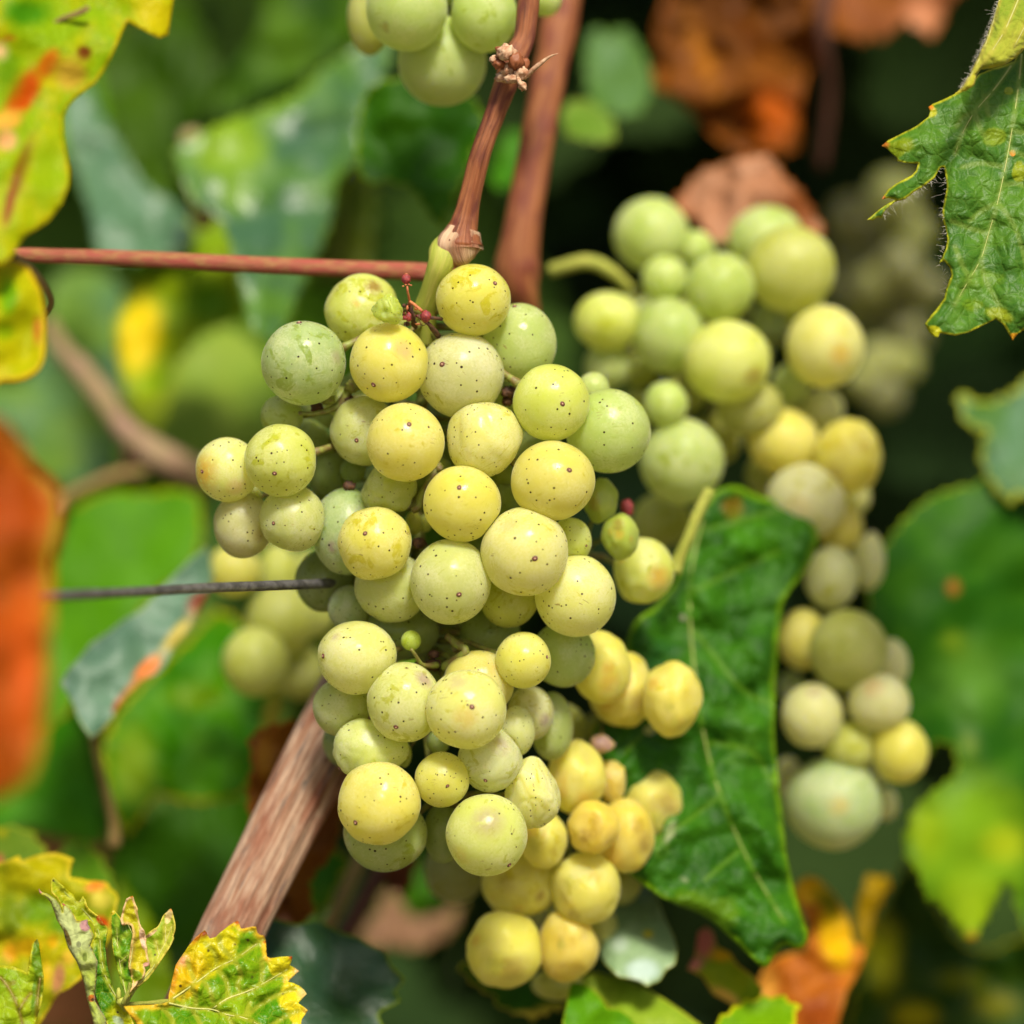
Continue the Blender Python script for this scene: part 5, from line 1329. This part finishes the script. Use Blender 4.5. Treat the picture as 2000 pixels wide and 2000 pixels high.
BL('tan dry leaf touching the top edge right of the brown one', '8', [(830,-100),(1560,-100),(1500,40),(1480,140),(1430,190),(1360,150),(1290,110),(1230,160),(1180,210),(1110,190),(1050,220),(960,190),(880,150)], C(160,96,60), C(140,80,46), C(176,100,40), .15, tr=.2, seed=39.0, wave=.009, gy=-.010, spots=[(1380,100,100,120,C(206,140,100),.8)])
BL('pale green blurred leaf right of the two canes', '7', [(1500,260),(1550,150),(1620,190),(1700,150),(1790,260),(1850,420),(1820,560),(1740,620),(1620,600),(1540,560),(1510,440)], C(90,132,78,.7), C(112,150,96,.7), C(110,150,80), .14, seed=40.0, gy=-.014, wave=.004, tr=.2)
BL('small pale leaf right of the blurred cane', '7', [(1370,600),(1450,540),(1540,560),(1650,660),(1640,760),(1520,760),(1400,720)], C(120,150,80), C(100,136,60), C(140,150,90), .115, seed=41.0, gy=-.014, tr=.2)
BL('green leaf seen between the two canes', '7', [(1010,860),(1060,740),(1130,700),(1180,800),(1160,930),(1080,1000),(1000,1000)], C(60,130,10), C(80,140,10), C(80,140,10), .13, seed=42.0)
mL3 = leaf_material(C(36,90,14), C(60,122,22), C(120,165,20), .0014, 0, .30, .5, .5, False, C(100,145,40), 95.0, .2)
L = leaf('dark green leaf right of the sharp bunch behind the golden grapes', 'T0',
 [(1372,918),(1395,918),(1420,930),(1445,938),(1470,943),(1505,945),(1530,963),(1542,1000),(1540,1035),(1518,1080),(1482,1130),(1470,1190),(1466,1260),(1462,1320),(1462,1400),(1470,1480),(1478,1550),(1488,1630),(1508,1710),(1525,1765),(1510,1790),(1480,1785),(1462,1805),(1442,1826),(1410,1800),(1385,1775),(1330,1730),(1260,1700),(1200,1660),(1130,1600),(1080,1500),(1110,1400),(1160,1300),(1185,1200),(1205,1165),(1240,1140),(1275,1090),(1295,1030),(1318,965),(1345,930)],
 mL3, .058, smooth=True, step=6, gx=.003, gy=-.004, wave=.0045, wscale=85, quilt=.0010, nv=1, seed=43.0, curl=.001, curlw=12,
 spots=[(1385,960,30,30,C(120,90,20),.7),(1300,1720,160,60,C(90,130,26),.6),(1240,1560,60,90,C(96,140,60),.5),(1430,1020,90,60,C(66,130,16),.6),(1400,1400,70,120,C(70,124,30),.45),(1250,1250,60,90,C(40,96,50),.5),(1290,1660,18,10,C(150,165,120),.5,30),(1265,1570,9,20,C(190,190,150),.7,30),(1288,1165,7,9,C(200,200,170),.8)],
 veins=[[(1330,960),(1300,1120),(1330,1400),(1400,1600),(1480,1740)],[(1310,1190),(1400,1300),(1465,1330)],[(1330,1400),(1420,1420),(1466,1500)],[(1300,1120),(1380,1080),(1470,1040)],[(1310,1250),(1240,1350),(1180,1420)],[(1360,1500),(1280,1560),(1200,1600)],[(1330,1000),(1400,980),(1480,960)],[(1400,1600),(1330,1660)]], veinmat=M_VEIN, vein_w=4.0)
stem('petiole', 'T0', [(1340,925,.050,22),(1318,965,.049,22),(1296,1020,.049,22),(1278,1062,.05,26),(1272,1080,.05,30)], M_PED, L, 12, 20, 0, .1)
BL('big green leaf with a yellow lower lobe at the right edge', '6', [(1060,260),(1080,60),(1150,-100),(1300,-260),(1500,-330),(1850,-380),(1880,600),(1850,1560),(1790,1640),(1717,1520),(1680,1420),(1645,1340),(1600,1420),(1545,1520),(1495,1585),(1440,1530),(1380,1450),(1310,1400),(1275,1300),(1235,1250),(1212,1190),(1222,1120),(1260,1030),(1350,945),(1425,885),(1432,810),(1400,755),(1350,760),(1300,810),(1230,740),(1120,480)],
   C(38,92,10), C(60,114,22), C(150,176,36), .092, margin=.0012, tr=.3, smooth=True, step=11, seed=44.0, gx=.004, gy=-.003, wave=.005, wscale=190, net=.1,
   spots=[(1500,1200,300,360,C(124,168,36),.9),(1500,1450,130,160,C(150,180,28),.8),(1300,1120,90,140,C(150,180,30),.85),(1490,760,60,90,C(150,165,40),.4),(1640,1180,100,80,C(172,190,40),.9),(1420,100,36,44,C(150,100,40),.9),(1500,480,180,200,C(90,140,60),.7),(1420,330,70,70,C(110,140,30),.7),(1500,1570,30,24,C(190,130,40),.9)])
BL('pale grey green leaf with a yellow rim at the right edge', 'F', [(865,400),(900,380),(950,400),(1040,430),(1150,400),(1260,330),(1420,200),(1500,500),(1450,1000),(1330,1050),(1260,1020),(1210,1075),(1150,1040),(1090,970),(1040,880),(1008,780),(1015,690),(1035,620),(960,600),(905,545)], C(96,134,96), C(76,116,62), C(160,170,60), .105, margin=.0026, tr=.2, smooth=True, step=8, seed=45.0, gy=-.006, wave=.004)
BL('dark mottled leaf in the lower right corner', '6', [(1030,1700),(1060,1560),(1140,1400),(1240,1240),(1340,1400),(1440,1560),(1560,1620),(1717,1560),(1850,1540),(1850,2100),(1020,2100)], C(34,66,8), C(54,80,12), C(150,150,20), .125, margin=.002, seed=46.0, gy=-.004, wave=.006, spots=[(1130,1640,90,200,C(170,170,20),.75),(1260,1900,120,80,C(180,170,20),.7),(1450,1750,140,60,C(110,120,20),.7),(1600,1850,130,70,C(120,120,20),.7)])
BL('orange and yellow withered leaf near the bottom right', '6', [(748,1395),(770,1340),(810,1312),(860,1325),(920,1385),(960,1450),(985,1510),(1000,1590),(1045,1605),(1052,1630),(1030,1700),(975,1790),(950,1880),(930,1960),(880,2100),(700,2120),(590,1900),(600,1760),(640,1680),(720,1640),(800,1625),(812,1560),(800,1480)], C(206,120,50), C(178,96,40), C(216,150,60), .085, margin=.0012, seed=47.0, smooth=False, step=8, gy=-.006, wave=.007, spots=[(820,1370,90,70,C(235,190,30),1.0),(930,1560,80,160,C(235,190,20),1.0,-10),(900,1420,50,80,C(100,130,20),.8,-35),(850,1900,120,120,C(150,70,30),.8),(640,1800,60,140,C(222,160,90),.8)])
BL('small bright yellow leaf beside the withered orange one', '6', [(1010,1500),(1030,1390),(1060,1320),(1100,1308),(1160,1335),(1130,1400),(1095,1470),(1075,1560),(1060,1620),(1030,1580)], C(216,180,20), C(200,160,20), C(190,150,30), .10, seed=48.0)
BL('pale bluish leaf end below the golden grapes', 'E', [(840,80),(960,20),(1040,110),(1085,230),(1125,310),(1142,370),(1132,440),(1088,470),(1060,520),(1000,548),(960,520),(925,512),(865,505),(800,440),(778,400),(790,300),(830,200)], C(124,160,104), C(150,178,130), C(160,165,80), .052, margin=.0008, tr=.2, seed=49.0, smooth=False, step=6, gy=-.012, wave=.004, spots=[(980,470,90,60,C(190,212,200),.9),(870,350,50,50,C(176,196,170),.8),(1005,300,30,24,C(196,190,60),.9)], spec=.6, rough=.35)
BL('light green leaf across the bottom edge', 'E', [(640,530),(690,505),(760,480),(850,505),(940,530),(1020,570),(1100,620),(1160,660),(1260,735),(1420,860),(1100,960),(960,900),(900,740),(820,650),(740,560)], C(160,186,84), C(140,172,56), C(196,205,80), .050, margin=.0010, tr=.3, seed=50.0, smooth=False, step=7, gy=-.010, gx=.002, wave=.003)
BL('bright green folded leaf edge at the bottom', 'E', [(622,620),(632,560),(642,528),(690,532),(730,550),(780,600),(815,650),(870,655),(920,690),(960,750),(980,900),(700,900),(600,720)], C(84,150,10), C(100,160,16), C(176,190,50), .042, margin=.0007, tr=.36, seed=51.0, smooth=False, step=6, gy=-.004, gx=.004, wave=.003)
BL('dark green leaf under the lowest golden grapes', 'E', [(110,460),(160,440),(260,470),(420,500),(560,520),(640,545),(630,640),(560,660),(500,690),(450,705),(400,680),(320,660),(270,600),(180,540)], C(44,96,24), C(60,110,28), C(180,180,80), .066, margin=.0012, seed=52.0, gy=.003, wave=.004, spots=[(470,680,160,24,C(200,190,100),.9),(560,650,90,26,C(190,185,90),.8)])
BL('lime green leaf tip at the bottom edge right of the middle', 'E', [(1310,760),(1350,690),(1410,645),(1460,615),(1520,600),(1590,590),(1650,598),(1700,630),(1712,660),(1690,730),(1660,800),(1600,900),(1300,900)], C(130,180,10), C(120,172,12), C(212,208,30), .048, margin=.0020, tr=.38, seed=53.0, gy=-.008, wave=.003)
BL('small yellow green curled leaf with a pink tip at the bottom right', 'E', [(1190,465),(1225,400),(1240,290),(1275,265),(1310,290),(1330,360),(1390,390),(1420,440),(1500,500),(1545,560),(1530,620),(1440,655),(1400,630),(1310,580),(1260,500)], C(130,160,20), C(160,175,24), C(216,180,70), .062, margin=.0010, seed=54.0, smooth=False, step=6, gy=-.006, wave=.004, spots=[(1270,340,60,90,C(206,120,100),1.0),(1220,440,50,40,C(206,130,110),.9),(1350,400,60,40,C(215,175,30),.9),(1370,590,90,30,C(225,185,110),.9,30)])
BL('brown curled leaf scrap between the golden bunch and the blue green leaf', 'H', [(850,200),(960,120),(1100,60),(1220,100),(1180,260),(1120,390),(1050,340),(960,300)], C(110,56,22), C(84,40,16), C(130,70,30), .10, seed=55.0, wave=.006)
